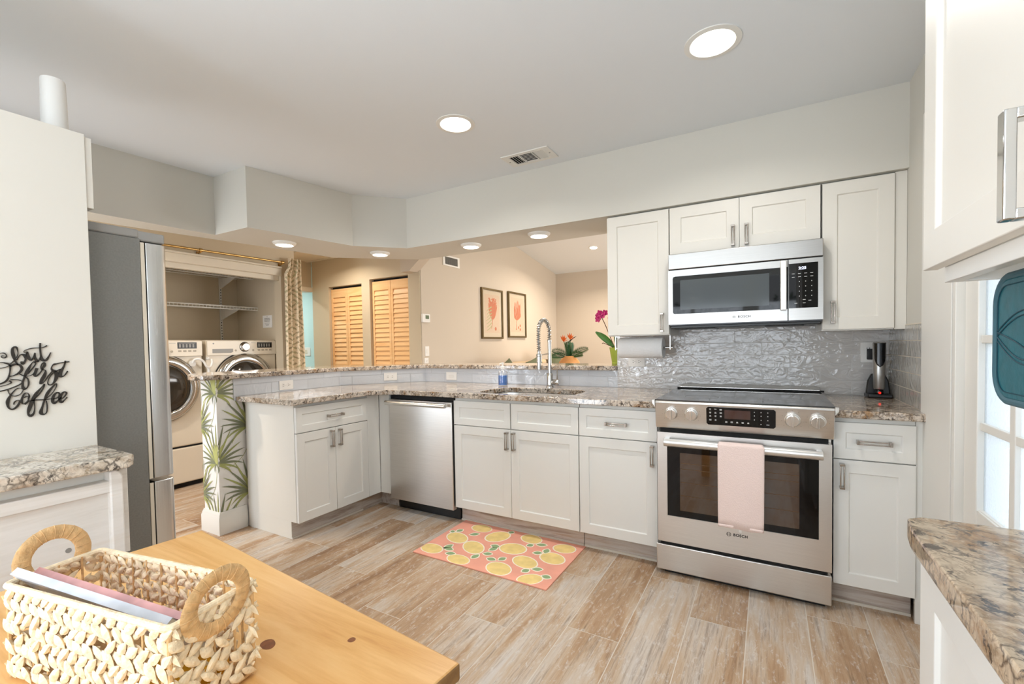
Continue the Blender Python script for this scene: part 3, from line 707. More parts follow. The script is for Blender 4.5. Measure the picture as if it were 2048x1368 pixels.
counter('corner_countertop', 'brown veined granite countertop in the right foreground', [(.722, -3.4), (.722, -1.52), (.728, -1.47), (.75, -1.452), (XW-.001, -1.447), (XW-.001, -3.4)], [], .877, CT, 'granR')
# sink
t = thing('kitchen_sink', 'undermount stainless sink basin in the granite countertop', 'sink', (SKx, SKy, .70))
mb = MB(); n = len(rs); lv = [(1.012, CB-.001), (1.0, CB-.001), (.985, CB-.02), (.97, .72), (.90, .698), (.1, .694)]
vs = [(SKx+(p[0]-SKx)*s_, SKy+(p[1]-SKy)*s_, z) for s_, z in lv for p in rs]
fs = [(a*n+i, a*n+(i+1) % n, (a+1)*n+(i+1) % n, (a+1)*n+i) for a in range(len(lv)-1) for i in range(n)]
fs.append(tuple(range((len(lv)-1)*n, len(lv)*n)))
mb.add(vs, fs); mb.build('basin', 'steel', t, smooth=50, recalc=False)
MB().lathe([(.045, .694), (.045, .699), (.03, .699), (.028, .695), (0, .695)], (SKx, SKy, 0), 'z', 24).build('drain', 'chrome', t)

# ================================================================== BASE CABINETS
DB, DT, RT = .114, .6897, .8563
def base_cab(name, label, face, ox, oy, w, doors, drawers, handles, group='white base cabinets', depth=.60, mats='cab', kick=None, kick_on=True, kr=.075, top=.8765, end_panel=None):
    """local: x along the front from 0 to w, front of doors at y=0, body behind"""
    t = thing(name, label, 'cabinet', tuple(F(face, ox, oy) @ Vector((w/2, depth/2, 0))), group)
    xf = F(face, ox, oy)
    b = MB(xf); b.box(0.0005, w-.0005, .021, depth, DB, .69 if 'sink base' in label and 'two doors' in label else top)
    if 'sink base' in label and 'two doors' in label: b.box(0.0005, w-.0005, .0205, .0275, .69, top)
    b.build('carcass', 'cab', t, bevel=.001)
    if kick_on:
        k = MB(xf); k.box(0.0005, w-.0005, kr, kr+.015, 0, DB); k.build('toe_kick', kick or ('kick' if face == 'S' else 'kicky'), t, smooth=0)
        MB(xf).box(0.0005, w-.0005, kr-.008, kr, 0, .012).build('toe_trim', 'grout', t, smooth=0)
    for i, (x0, x1) in enumerate(doors):
        m_ = MB(xf); shaker(m_, x0+.0012, x1-.0012, DB, DT-.003); d = m_.build('door', mats, t, bevel=.0012, smooth=25)
        h = handles.get(('d', i))
        if h is not None: pull(face, ox, oy, h, DT-.075, .112, True, d)
    for i, (x0, x1) in enumerate(drawers):
        m_ = MB(xf); shaker(m_, x0+.0012, x1-.0012, DT+.002, RT, rail=.045); d = m_.build('drawer_front', mats, t, bevel=.0012, smooth=25)
        h = handles.get(('r', i))
        if h: pull(face, ox, oy, (x0+x1)/2, (DT+RT)/2, .122, False, d)
    return t
# sink base x -1.375..-.460
base_cab('base_cabinet', 'white sink base cabinet with two doors and two false drawer fronts', 'S', -1.375, 0, .914, [(0, .451), (.451, .914)], [(0, .449), (.455, .914)], {('d', 0): .427, ('d', 1): .478})
base_cab('base_cabinet', 'white single door base cabinet between the sink base and the range', 'S', -.458, 0, .455, [(0, .4505)], [(0, .4505)], {('d', 0): .425, ('r', 0): True})
t = base_cab('base_cabinet', 'white base cabinet right of the range with one drawer and door', 'S', .772, 0, .290, [(0, .290)], [(0, .290)], {('d', 0): .032, ('r', 0): True})
MB().box(1.0625, XW-.001, .012, .03, 0.0, .8765).build('filler_strip', 'cab', t, bevel=.001)
# peninsula: front plane x=-2.0875 facing east, from y=-.70 to -.118, filler to the corner
PX = -2.0875
t = base_cab('base_cabinet', 'white peninsula cabinet with one drawer over two doors', 'E', PX, -.703, .585, [(0, .2965), (.2965, .585)], [(0, .587)], {('d', 0): .2965-.036, ('d', 1): .2965+.030, ('r', 0): True}, depth=.545, kr=.078)
MB().box(PX-.021, KX+.02, -.7035, -.700, DB, .8765).box(PX-.078, KX+.02, -.7035, -.700, 0, DB).build('end_panel', 'cabc', t, bevel=.0008)
MB().box(PX-.022, PX-.002, -.117, -.001, DB, .8765).box(PX-.002, -1.979, -.001-.001+.004, .02, DB, .8765).build('corner_filler', 'cab', t, bevel=.0008)
MB().box(PX-.093, PX-.078, -.118, .09, 0, DB).box(PX-.078, -1.978, .075, .09, 0, DB).build('toe_kick', 'kicky', t, smooth=0)
# --- dishwasher
t = thing('dishwasher', 'stainless dishwasher in the corner between the peninsula and the sink cabinet', 'dishwasher', (-1.678, .3, 0))
x0, x1 = -1.974, -1.380
MB().box(x0+.004, x1-.002, .03, .60, .10, .872).build('tub', 'darkgap', t, smooth=0)
mb = MB(); mb.box(x0, x1-.004, -.012, .028, .088, .842); d = mb.build('door', 'steelv', t, bevel=.004)
hb = MB(); hb.tube([(x0+.005, -.052, .820), (x1-.03, -.052, .820)], .0155, 14)
for x in (x0+.03, x1-.05): hb.box(x-.008, x+.008, -.05, -.010, .811, .829)
hb.lathe([(.0, 0), (.0155, 0), (.0155, -.012), (0, -.012)], (x1-.028, -.052, .820), 'x', 16)
hb.build('handle', 'steel', d, bevel=.001)
MB().box(x0+.02, x1-.0, .06, .075, 0.004, .088).build('toe_plate', 'blackp', t, smooth=0)
MB().box(x0+.003, x1+.002, .012, .03, .845, .8765).build('top_gap', 'darkgap', t, smooth=0)

# ================================================================== RANGE
t = thing('kitchen_range', 'stainless slide-in electric range with an oven door and four knobs', 'range', (.384, .28, 0))
MB().box(.004, .766, .002, .655, .02, .915).build('body', 'steel', t, bevel=.002)
MB().box(.03, .74, -.020, .01, .004, .03).build('plinth', 'blackp', t, smooth=0)
MB().box(-.006, .764, -.045, -.003, .022, .158).build('drawer', 'steelv', t, bevel=.004)
MB().box(.012, .750, -.030, 0, .158, .176).build('shadow_gap', 'darkgap', t, smooth=0)
# oven door with a window opening
od = MB(); wx0, wx1, wz0, wz1 = .052, .715, .318, .686
yb0, yb1 = -.045, -.004
od.box(.002, wx0, yb0, yb1, .176, .758).box(wx1, .764, yb0, yb1, .176, .758).box(wx0, wx1, yb0, yb1, .176, wz0).box(wx0, wx1, yb0, yb1, wz1, .758)
d = od.build('oven_door', 'steelv', t, bevel=.0)
MB().box(wx0, wx1, -.041, -.030, wz0, wz1).build('window_glass', 'blackg', d, smooth=0)
iw = MB(); iw.box(.115, .640, -.0415, -.040, .352, .655, 0)
for z in (.43, .50, .57, .60): iw.box(.118, .637, -.0420, -.0414, z, z+.003, 1)
iw.build('inner_window', [mat('oven_interior', (62, 42, 24), .05, 0, .6, coat=1.0), mat('oven_rack', (96, 72, 48), .2, .4)], d, smooth=0)
hb = MB(); hb.tube([(.045, -.098, .716), (.728, -.098, .716)], .0175, 18, flat=1.15)
for x in (.055, .715): hb.box(x-.012, x+.012, -.094, -.044, .700, .732)
hb.build('handle', mat('satin_handle', (222, 220, 216), .3, .85), d, bevel=.003)
lg = MB(); lg.text('BOSCH', .0185, TX('S', .396, -.0455, .273), .0004, bold=.0006, spacing=1.08)
def bosch_mark(mb, cx, cz, r, face='S', y=-.0455):
    ring = [(r*1.0, -.0004), (r*1.0, .0), (r*.84, .0), (r*.84, -.0004)]
    mb.lathe(ring+[ring[0]], (cx, y, cz), 'y', 24, cap=False)
    for s_ in (-1, 1):
        mb.box(cx+s_*r*.42-.0007, cx+s_*r*.42+.0007, y-.0004, y, cz-r*.72, cz+r*.72)
        mb.box(cx+s_*r*.62-.0005, cx+s_*r*.62+.0005, y-.0004, y, cz-r*.45, cz+r*.45)
    mb.box(cx-r*.4, cx+r*.4, y-.0004, y, cz-.0006, cz+.0006)
bosch_mark(lg, .344, .273, .0105); lg.build('brand_mark', 'ink', d, smooth=0)
MB().box(.012, .752, -.026, .002, .757, .781).build('vent_gap', 'darkgap', t, smooth=0)
cp = MB(); prof = [(.0, .781), (-.040, .781), (-.046, .790), (-.066, .905), (-.070, .918), (-.062, .926), (0, .926)]
cp.prism(prof, 'x', -.004, .772); d = cp.build('control_panel', 'steelv', t, bevel=.003)
for s_, x in ((-1, -.004), (1, .772)):
    lip = MB(); lip.prism([(x, .930), (x+s_*.014, .930), (x+s_*.014, .912), (x+s_*.002, .895), (x, .895)], 'y', -.072, -.032)
    lip.build('panel_lip', 'steel', d, bevel=.002)
def onpanel(x, z, e=0.0): # point on the slanted panel face
    y = -.046-(z-.790)/(.905-.790)*.020; return (x, y-e, z)
tilt = math.atan2(.020, .115)
def panelM(x, z, e=.0): return Matrix.Translation(onpanel(x, z, e)) @ Matrix.Rotation(tilt, 4, 'X')
dp = MB(panelM(.3955, .861)); dp.prism([(-.150+.008, -.046), (.150-.008, -.046), (.150, -.038), (.150, .038), (.142, .046), (-.142, .046), (-.150, .038), (-.150, -.038)], 'y', -.0025, .0, 0)
dp.box(-.068, .045, -.0030, -.0025, -.010, .034, 1)
rr = random.Random(4)
def ticks(mb, x, z, w, n, y=-.0031, h=.0022, m=2):
    for i in range(n): 
        ww = w*rr.uniform(.6, 1); mb.box(x-ww/2, x+ww/2, y, y+.0004, z-i*.0042, z-i*.0042+h, m)
for i, x in enumerate((-.132, -.108, -.084)):
    for j, z in enumerate((.035, .018, .001, -.019)):
        if i == 2 and j == 3: continue
        ticks(dp, x, z, .011, 1 if (i == 1 and j == 0) else 2)
for x in (-.060, -.036, -.012, .012, .036): ticks(dp, x, -.026, .011, 2)
for x in (.062, .090, .118):
    for z in (.028, .010, -.010): dp.box(x-.0015, x+.0015, -.0031, -.0026, z, z+.0035, 2)
dp.box(.088, .091, -.0031, -.0026, -.031, -.027, 2); dp.box(.112, .124, -.0031, -.0026, -.031, -.0285, 2)
dp.build('touch_display', ['blackg', 'reddisp', 'tick'], d, smooth=0)
def knob(x, z):
    kb = MB(panelM(x, z)); kb.lathe([(.033, 0), (.033, -.004), (.029, -.005), (.0285, -.016), (.026, -.019), (0, -.019)], (0, 0, 0), 'y', 36)
    kb.box(-.0055, .0055, -.030, -.018, -.0265, .0265)
    k = kb.build('knob', mat('knob_metal', (226, 224, 220), .22, .9) if 'knob_metal' not in D.materials else D.materials['knob_metal'], d, bevel=.0015)
    mk = MB(panelM(x, z))
    for i in range(9):
        a = math.radians(-130+i*32.5); mk.box(.044*math.sin(a)-.0012, .044*math.sin(a)+.0012, -.0005, .0, .044*math.cos(a)-.0012, .044*math.cos(a)+.0012)
    mk.build('dial_marks', 'greyp', k, smooth=0)
for x in (.076, .174, .612, .709): knob(x, .862)
ck = MB(); ck.prism([(-.006, -.058), (.774, -.058), (.774, .655), (-.006, .655)], 'z', .9265, .9315, 0)
for x, y, r in ((.2, .14, .085), (.2, .45, .075), (.57, .14, .10), (.57, .45, .075), (.385, .52, .05)):
    ck.lathe([(r, .9316), (r, .9318), (r-.0015, .9318), (r-.0015, .9316), (r, .9316)], (x, y, 0), 'z', 40, 1, cap=False)
ck.build('cooktop', ['cook', 'greyp'], t, bevel=.001)
MB().box(.0, .79, .585, .597, .932, .940).build('vent_slot', 'darkgap', t, smooth=0)
MB().prism([(.597, .932), (.66, .932), (.66, .957), (.62, .950), (.597, .944)], 'x', .015, .770).build('rear_trim', 'steel', t, bevel=.001)
# tea towel over the oven handle
def tea_towel():
    x0, x1 = .306, .494; path = [(-.1265, .337), (-.1265, .70), (-.122, .728), (-.110, .7395), (-.097, .7415), (-.084, .7385), (-.075, .728), (-.072, .70), (-.071, .46)]
    P = spline([(p[0], p[1], 0) for p in path], 5)
    def fn(u, v):
        k = v*(len(P)-1); i = min(int(k), len(P)-2); f = k-i; y = P[i][0]*(1-f)+P[i+1][0]*f; z = P[i][1]*(1-f)+P[i+1][1]*f
        x = x0+(x1-x0)*u+.006*(u-.5)*(1-v)+.0035*math.sin(v*9)*(1 if u > .5 else -.4)
        hang = max(0, (.70-z)/.37)
        y += (.004*math.sin(u*7+1)*hang if v < .5 else 0)*.8 - (.004*hang*math.sin(u*PI) if v < .5 else 0)
        return (x, y, z+(.004*math.sin(u*PI*2)*(1 if v < .02 else 0)))
    mb = MB(); mb.grid(22, 60, fn)
    o = tag(mb.build('tea_towel', 'towel', smooth=80, recalc=False, solid=.0035), 'plain blush pink tea towel folded over the oven door handle', 'towel')
    h = MB(); h.grid(22, 3, lambda u, v: (x0+(x1-x0)*u-.003*(.5-u), -.1305-.0015*math.sin(u*PI), .337+.014*v)); h.build('hem', 'towel', o, solid=.0015)
    MB().box(.394, .405, -.129, -.1265, .322, .338).build('label_tab', 'white', o)
tea_towel()

# ================================================================== UPPER CABINETS
UY = .344; UB, UT = 1.2756, 2.030
def upper(name, label, x0, x1, z0, z1, doors, handles, group='white upper cabinets over the range wall', depth=.355):
    t = thing(name, label, 'cabinet', ((x0+x1)/2, UY+.18, z0), group)
    MB().box(x0+.0015, x1-.0015, UY+.021, UY+depth-.002, z0, z1+.008).build('carcass', 'cab', t, bevel=.001)
    for i, (a, b_) in enumerate(doors):
        m_ = MB(F('S', 0, UY)); shaker(m_, a+.0012, b_-.0012, z0+.006, z1, rail=.062); d = m_.build('door', 'cabc', t, bevel=.0012, smooth=25)
        h = handles[i]; pull('S', 0, UY, h[0], h[1], .112, True, d)
    return t
upper('upper_cabinet', 'tall narrow white upper cabinet left of the microwave', -.385, -.001, UB, UT, [(-.384, -.003)], [(-.043, 1.352)])
upper('upper_cabinet', 'short white double door cabinet above the microwave', .001, .754, 1.748, UT, [(.001, .375), (.375, .752)], [(.344, 1.822), (.411, 1.822)])
t = upper('upper_cabinet', 'tall white upper cabinet right of the microwave', .756, 1.052, UB, UT, [(.758, 1.0505)], [(.802, 1.370)])
MB().box(1.052, XW-.001, UY+.012, UY+.03, UB, UT+.008).box(1.052, 1.0535, UY+.03, .69, UB, UT+.008).build('filler_strip', 'cabc', t, bevel=.001)

# ================================================================== MICROWAVE
t = thing('microwave', 'stainless over-the-range microwave with a black window', 'microwave', (.380, .45, 1.33))
mx0, mx1, my = .006, .757, .268
MB().box(mx0, mx1, my+.03, .695, 1.325, 1.742).build('case', mat('case_grey', (88, 88, 90), .4, .6), t, bevel=.003)
MB().box(mx0, mx1, my, my+.032, 1.654, 1.742).build('vent_strip', 'steelm', t, bevel=.003)
MB().box(mx0+.002, mx1-.002, my+.006, my+.03, 1.648, 1.655).build('seam', 'darkgap', t, smooth=0)
dm = MB(); wx0, wx1, wz0, wz1 = .031, .603, 1.394, 1.612
dm.box(mx0, wx0, my, my+.032, 1.334, 1.648).box(wx0, wx1, my, my+.032, 1.334, wz0).box(wx0, wx1, my, my+.032, wz1, 1.648)
d = dm.build('door', 'steelm', t, bevel=.0)
MB().prism([(wx0+.012, wz0), (wx1, wz0), (wx1, wz1), (wx0+.012, wz1), (wx0, wz1-.012), (wx0, wz0+.012)], 'y', my+.0015, my+.012).build('window_glass', 'blackg', d, smooth=0)
for (a, c) in ((wx0, wz0), (wx0, wz1)):
    mb = MB()
    s_ = 1 if c == wz0 else -1
    mb.prism([(a, c), (a+.012, c), (a+.0035, c+s_*.0035), (a, c+s_*.012)], 'y', my, my+.01)
    mb.build('corner_trim', 'steelm', d, smooth=0)
MB().box(.072, .520, my+.0008, my+.002, 1.418, 1.588).build('mesh_window', mat('mesh_grey', (62, 68, 70), .10, 0, .5), d, smooth=0)
MB().box(.5695, .5975, my-.047, my-.027, 1.386, 1.641).box(.574, .593, my-.03, my+.001, 1.395, 1.415).box(.574, .593, my-.03, my+.001, 1.612, 1.632).build('handle', D.materials['satin_handle'], d, bevel=.003)
lg = MB(); lg.text('BOSCH', .0165, TX('S', .402, my-.0003, 1.364), .0003, bold=.0005, spacing=1.25); bosch_mark(lg, .352, 1.364, .007, y=my); lg.build('brand_mark', 'ink', d, smooth=0)
MB().box(.6035, .6075, my+.004, my+.03, 1.334, 1.648).build('seam', 'darkgap', t, smooth=0)
c = MB(); c.box(.6075, mx1, my, my+.032, 1.334, 1.648, 0); c.box(.6085, .735, my-.0015, my, 1.396, 1.626, 1)
c.text('2:25', .0195, TX('S', .668, my-.0018, 1.600), .0002, m=2, bold=.0006)
for z in (1.572, 1.555): 
    for x in (.628, .655, .682, .708): c.box(x-.006, x+.006, my-.0019, my-.0016, z, z+.002, 3)
for i, x in enumerate((.655, .682, .708)):
    for z in (1.530, 1.505, 1.480, 1.455): c.box(x-.0014, x+.0014, my-.0019, my-.0016, z, z+.004, 3)
for x, z in ((.640, 1.42), (.676, 1.42), (.70, 1.432), (.676, 1.437)): c.box(x-.006, x+.006, my-.0019, my-.0016, z, z+.0022, 3)
c.build('control_panel', ['steelm', 'blackg', 'clock', 'tick'], t, bevel=.0)
MB().box(mx0+.01, mx1-.01, my+.02, .68, 1.312, 1.326).box(.08, .25, .34, .55, 1.308, 1.313).box(.50, .68, .34, .55, 1.308, 1.313).build('underside_grille', 'blackp', t, bevel=.002)
SIGN = [[(-2.058,1.198,0.0029),(-2.048,1.212,0.0014),(-2.042,1.224,0.0014),(-2.041,1.235,0.0014),(-2.043,1.248,0.0045),(-2.048,1.25,0.0051),(-2.052,1.242,0.0071),(-2.051,1.225,0.009),(-2.047,1.207,0.0048),(-2.042,1.194,0.0032)],[(-2.044,1.21,0.0029),(-2.036,1.226,0.0016),(-2.027,1.224,0.0084),(-2.025,1.211,0.0048),(-2.031,1.198,0.0058),(-2.035,1.199,0.0016),(-2.035,1.205,0.0013),(-2.031,1.204,0.0013)],[(-2.025,1.22,0.0013),(-2.021,1.234,0.0039),(-2.019,1.22,0.0084),(-2.014,1.208,0.0045),(-2.008,1.216,0.0039),(-2.004,1.231,0.0026),(-2.004,1.218,0.0042),(-2.0,1.205,0.0084),(-1.995,1.21,0.0019),(-1.991,1.224,0.0013)],[(-1.991,1.262,0.0042),(-1.992,1.248,0.0045),(-1.991,1.225,0.0045),(-1.988,1.209,0.009),(-1.98,1.207,0.0071),(-1.973,1.219,0.0039),(-1.968,1.232,0.0016)],[(-2.025,1.233,0.0026),(-2.028,1.234,0.0013),(-2.025,1.24,0.0014),(-2.009,1.246,0.0032),(-1.991,1.247,0.0016),(-1.981,1.25,0.0032),(-1.976,1.254,0.0039)],[(-2.007,1.201,0.0026),(-2.003,1.203,0.0029),(-2.006,1.205,0.0014),(-2.013,1.197,0.0023),(-2.023,1.174,0.009),(-2.03,1.154,0.0048),(-2.034,1.134,0.0048),(-2.032,1.121,0.009),(-2.025,1.123,0.0026),(-2.021,1.136,0.0039),(-2.022,1.15,0.0032),(-2.027,1.157,0.0032)],[(-2.003,1.202,0.0014),(-2.005,1.193,0.0029),(-2.015,1.176,0.0029),(-2.021,1.166,0.0014)],[(-2.04,1.168,0.0029),(-2.033,1.162,0.0032),(-2.024,1.159,0.0016),(-2.016,1.161,0.0016),(-2.008,1.166,0.0032)],[(-2.001,1.183,0.0077),(-2.004,1.173,0.0071),(-2.007,1.163,0.0077),(-2.005,1.157,0.0039),(-1.998,1.163,0.0039),(-1.992,1.172,0.0029),(-1.987,1.182,0.0029)],[(-1.99,1.176,0.0029),(-1.992,1.185,0.0029),(-1.989,1.196,0.0029),(-1.984,1.2,0.0032),(-1.983,1.191,0.0064),(-1.989,1.179,0.0039),(-1.982,1.174,0.0032),(-1.985,1.159,0.009),(-1.992,1.144,0.009),(-1.995,1.133,0.0039),(-1.986,1.139,0.0019),(-1.975,1.158,0.0032),(-1.966,1.173,0.0014)],[(-1.955,1.195,0.0029),(-1.962,1.194,0.0032),(-1.968,1.183,0.0023),(-1.966,1.175,0.0071),(-1.958,1.168,0.009),(-1.958,1.149,0.0097),(-1.966,1.131,0.0042),(-1.975,1.128,0.0045),(-1.978,1.136,0.0016),(-1.973,1.152,0.0016),(-1.963,1.167,0.0032),(-1.947,1.177,0.0029)],[(-1.934,1.204,0.0042),(-1.938,1.187,0.0045),(-1.947,1.167,0.0097),(-1.948,1.154,0.009),(-1.94,1.154,0.0026),(-1.934,1.162,0.0032),(-1.93,1.17,0.0029)],[(-1.962,1.191,0.0026),(-1.952,1.196,0.0032),(-1.936,1.199,0.0032),(-1.925,1.2,0.0039)],[(-2.033,1.118,0.0014),(-2.039,1.106,0.0014),(-2.05,1.1,0.0029),(-2.061,1.104,0.0014),(-2.065,1.115,0.0014),(-2.065,1.12,0.0029)],[(-2.035,1.122,0.0013),(-2.046,1.123,0.0019),(-2.058,1.108,0.0035),(-2.067,1.086,0.009),(-2.066,1.067,0.0051),(-2.058,1.06,0.0048),(-2.048,1.068,0.0058),(-2.042,1.082,0.0039),(-2.046,1.087,0.0016),(-2.053,1.082,0.0032),(-2.055,1.074,0.0023)],[(-2.032,1.093,0.0032),(-2.026,1.097,0.0016),(-2.022,1.089,0.0019),(-2.028,1.077,0.0039),(-2.035,1.074,0.0029),(-2.038,1.083,0.0064),(-2.034,1.1,0.0045),(-2.029,1.107,0.0032),(-2.023,1.105,0.0016),(-2.021,1.096,0.0039),(-2.024,1.087,0.0019)],[(-2.011,1.086,0.0029),(-1.999,1.1,0.0029),(-1.989,1.118,0.0029),(-1.986,1.131,0.0029),(-1.992,1.123,0.0019),(-2.006,1.102,0.0084),(-2.015,1.08,0.0097),(-2.022,1.058,0.0103),(-2.025,1.042,0.0051),(-2.02,1.035,0.009),(-2.013,1.042,0.0045),(-2.01,1.061,0.0016),(-2.011,1.082,0.0032)],[(-1.983,1.085,0.0014),(-1.97,1.099,0.0014),(-1.959,1.12,0.0014),(-1.958,1.131,0.0014),(-1.965,1.124,0.0039),(-1.979,1.103,0.0084),(-1.988,1.079,0.0048),(-1.993,1.059,0.0051),(-1.997,1.042,0.0103),(-1.991,1.035,0.0045),(-1.984,1.041,0.0023),(-1.982,1.058,0.0032),(-1.983,1.077,0.0016)],[(-2.031,1.071,0.0014),(-2.022,1.081,0.0035),(-2.009,1.083,0.0039),(-1.989,1.082,0.0039),(-1.968,1.083,0.0019)],[(-1.969,1.081,0.0029),(-1.956,1.086,0.0032),(-1.952,1.097,0.0045),(-1.958,1.102,0.0039),(-1.966,1.091,0.0071),(-1.969,1.076,0.0084),(-1.965,1.068,0.0077),(-1.956,1.076,0.0039),(-1.948,1.087,0.0032)],[(-1.95,1.078,0.0029),(-1.94,1.087,0.0032),(-1.935,1.098,0.0045),(-1.941,1.102,0.0039),(-1.948,1.093,0.0071),(-1.952,1.078,0.0084),(-1.948,1.069,0.0077),(-1.94,1.076,0.0019),(-1.934,1.084,0.0032)],[(-2.098,1.197,0.0019),(-2.088,1.203,0.0039),(-2.078,1.204,0.0019),(-2.069,1.202,0.0045),(-2.059,1.195,0.0051),(-2.06,1.173,0.0029),(-2.066,1.151,0.0051),(-2.078,1.141,0.0045),(-2.09,1.142,0.0045),(-2.097,1.164,0.0045),(-2.098,1.197,0.0019)],[(-2.097,1.19,0.0026),(-2.079,1.187,0.0026),(-2.067,1.19,0.0013),(-2.059,1.195,0.0026)],[(-2.059,1.191,0.0051),(-2.049,1.197,0.0064),(-2.038,1.194,0.0064),(-2.034,1.182,0.0071),(-2.041,1.17,0.0064),(-2.052,1.163,0.0026),(-2.061,1.161,0.0045)],[(-2.105,1.14,0.0016),(-2.09,1.132,0.0032),(-2.077,1.133,0.0019),(-2.065,1.137,0.0019),(-2.058,1.142,0.0039),(-2.062,1.148,0.0039)],[(-2.113,1.136,0.0016),(-2.097,1.121,0.0032),(-2.081,1.118,0.0039),(-2.061,1.124,0.0032),(-2.041,1.134,0.0032),(-2.035,1.143,0.0016),(-2.043,1.149,0.0032),(-2.059,1.151,0.0032)],[(-2.082,1.23,0.0016),(-2.076,1.232,0.0016),(-2.07,1.232,0.0032),(-2.065,1.225,0.0016),(-2.068,1.218,0.0032),(-2.074,1.218,0.0014),(-2.076,1.223,0.0014),(-2.071,1.225,0.0014)]]
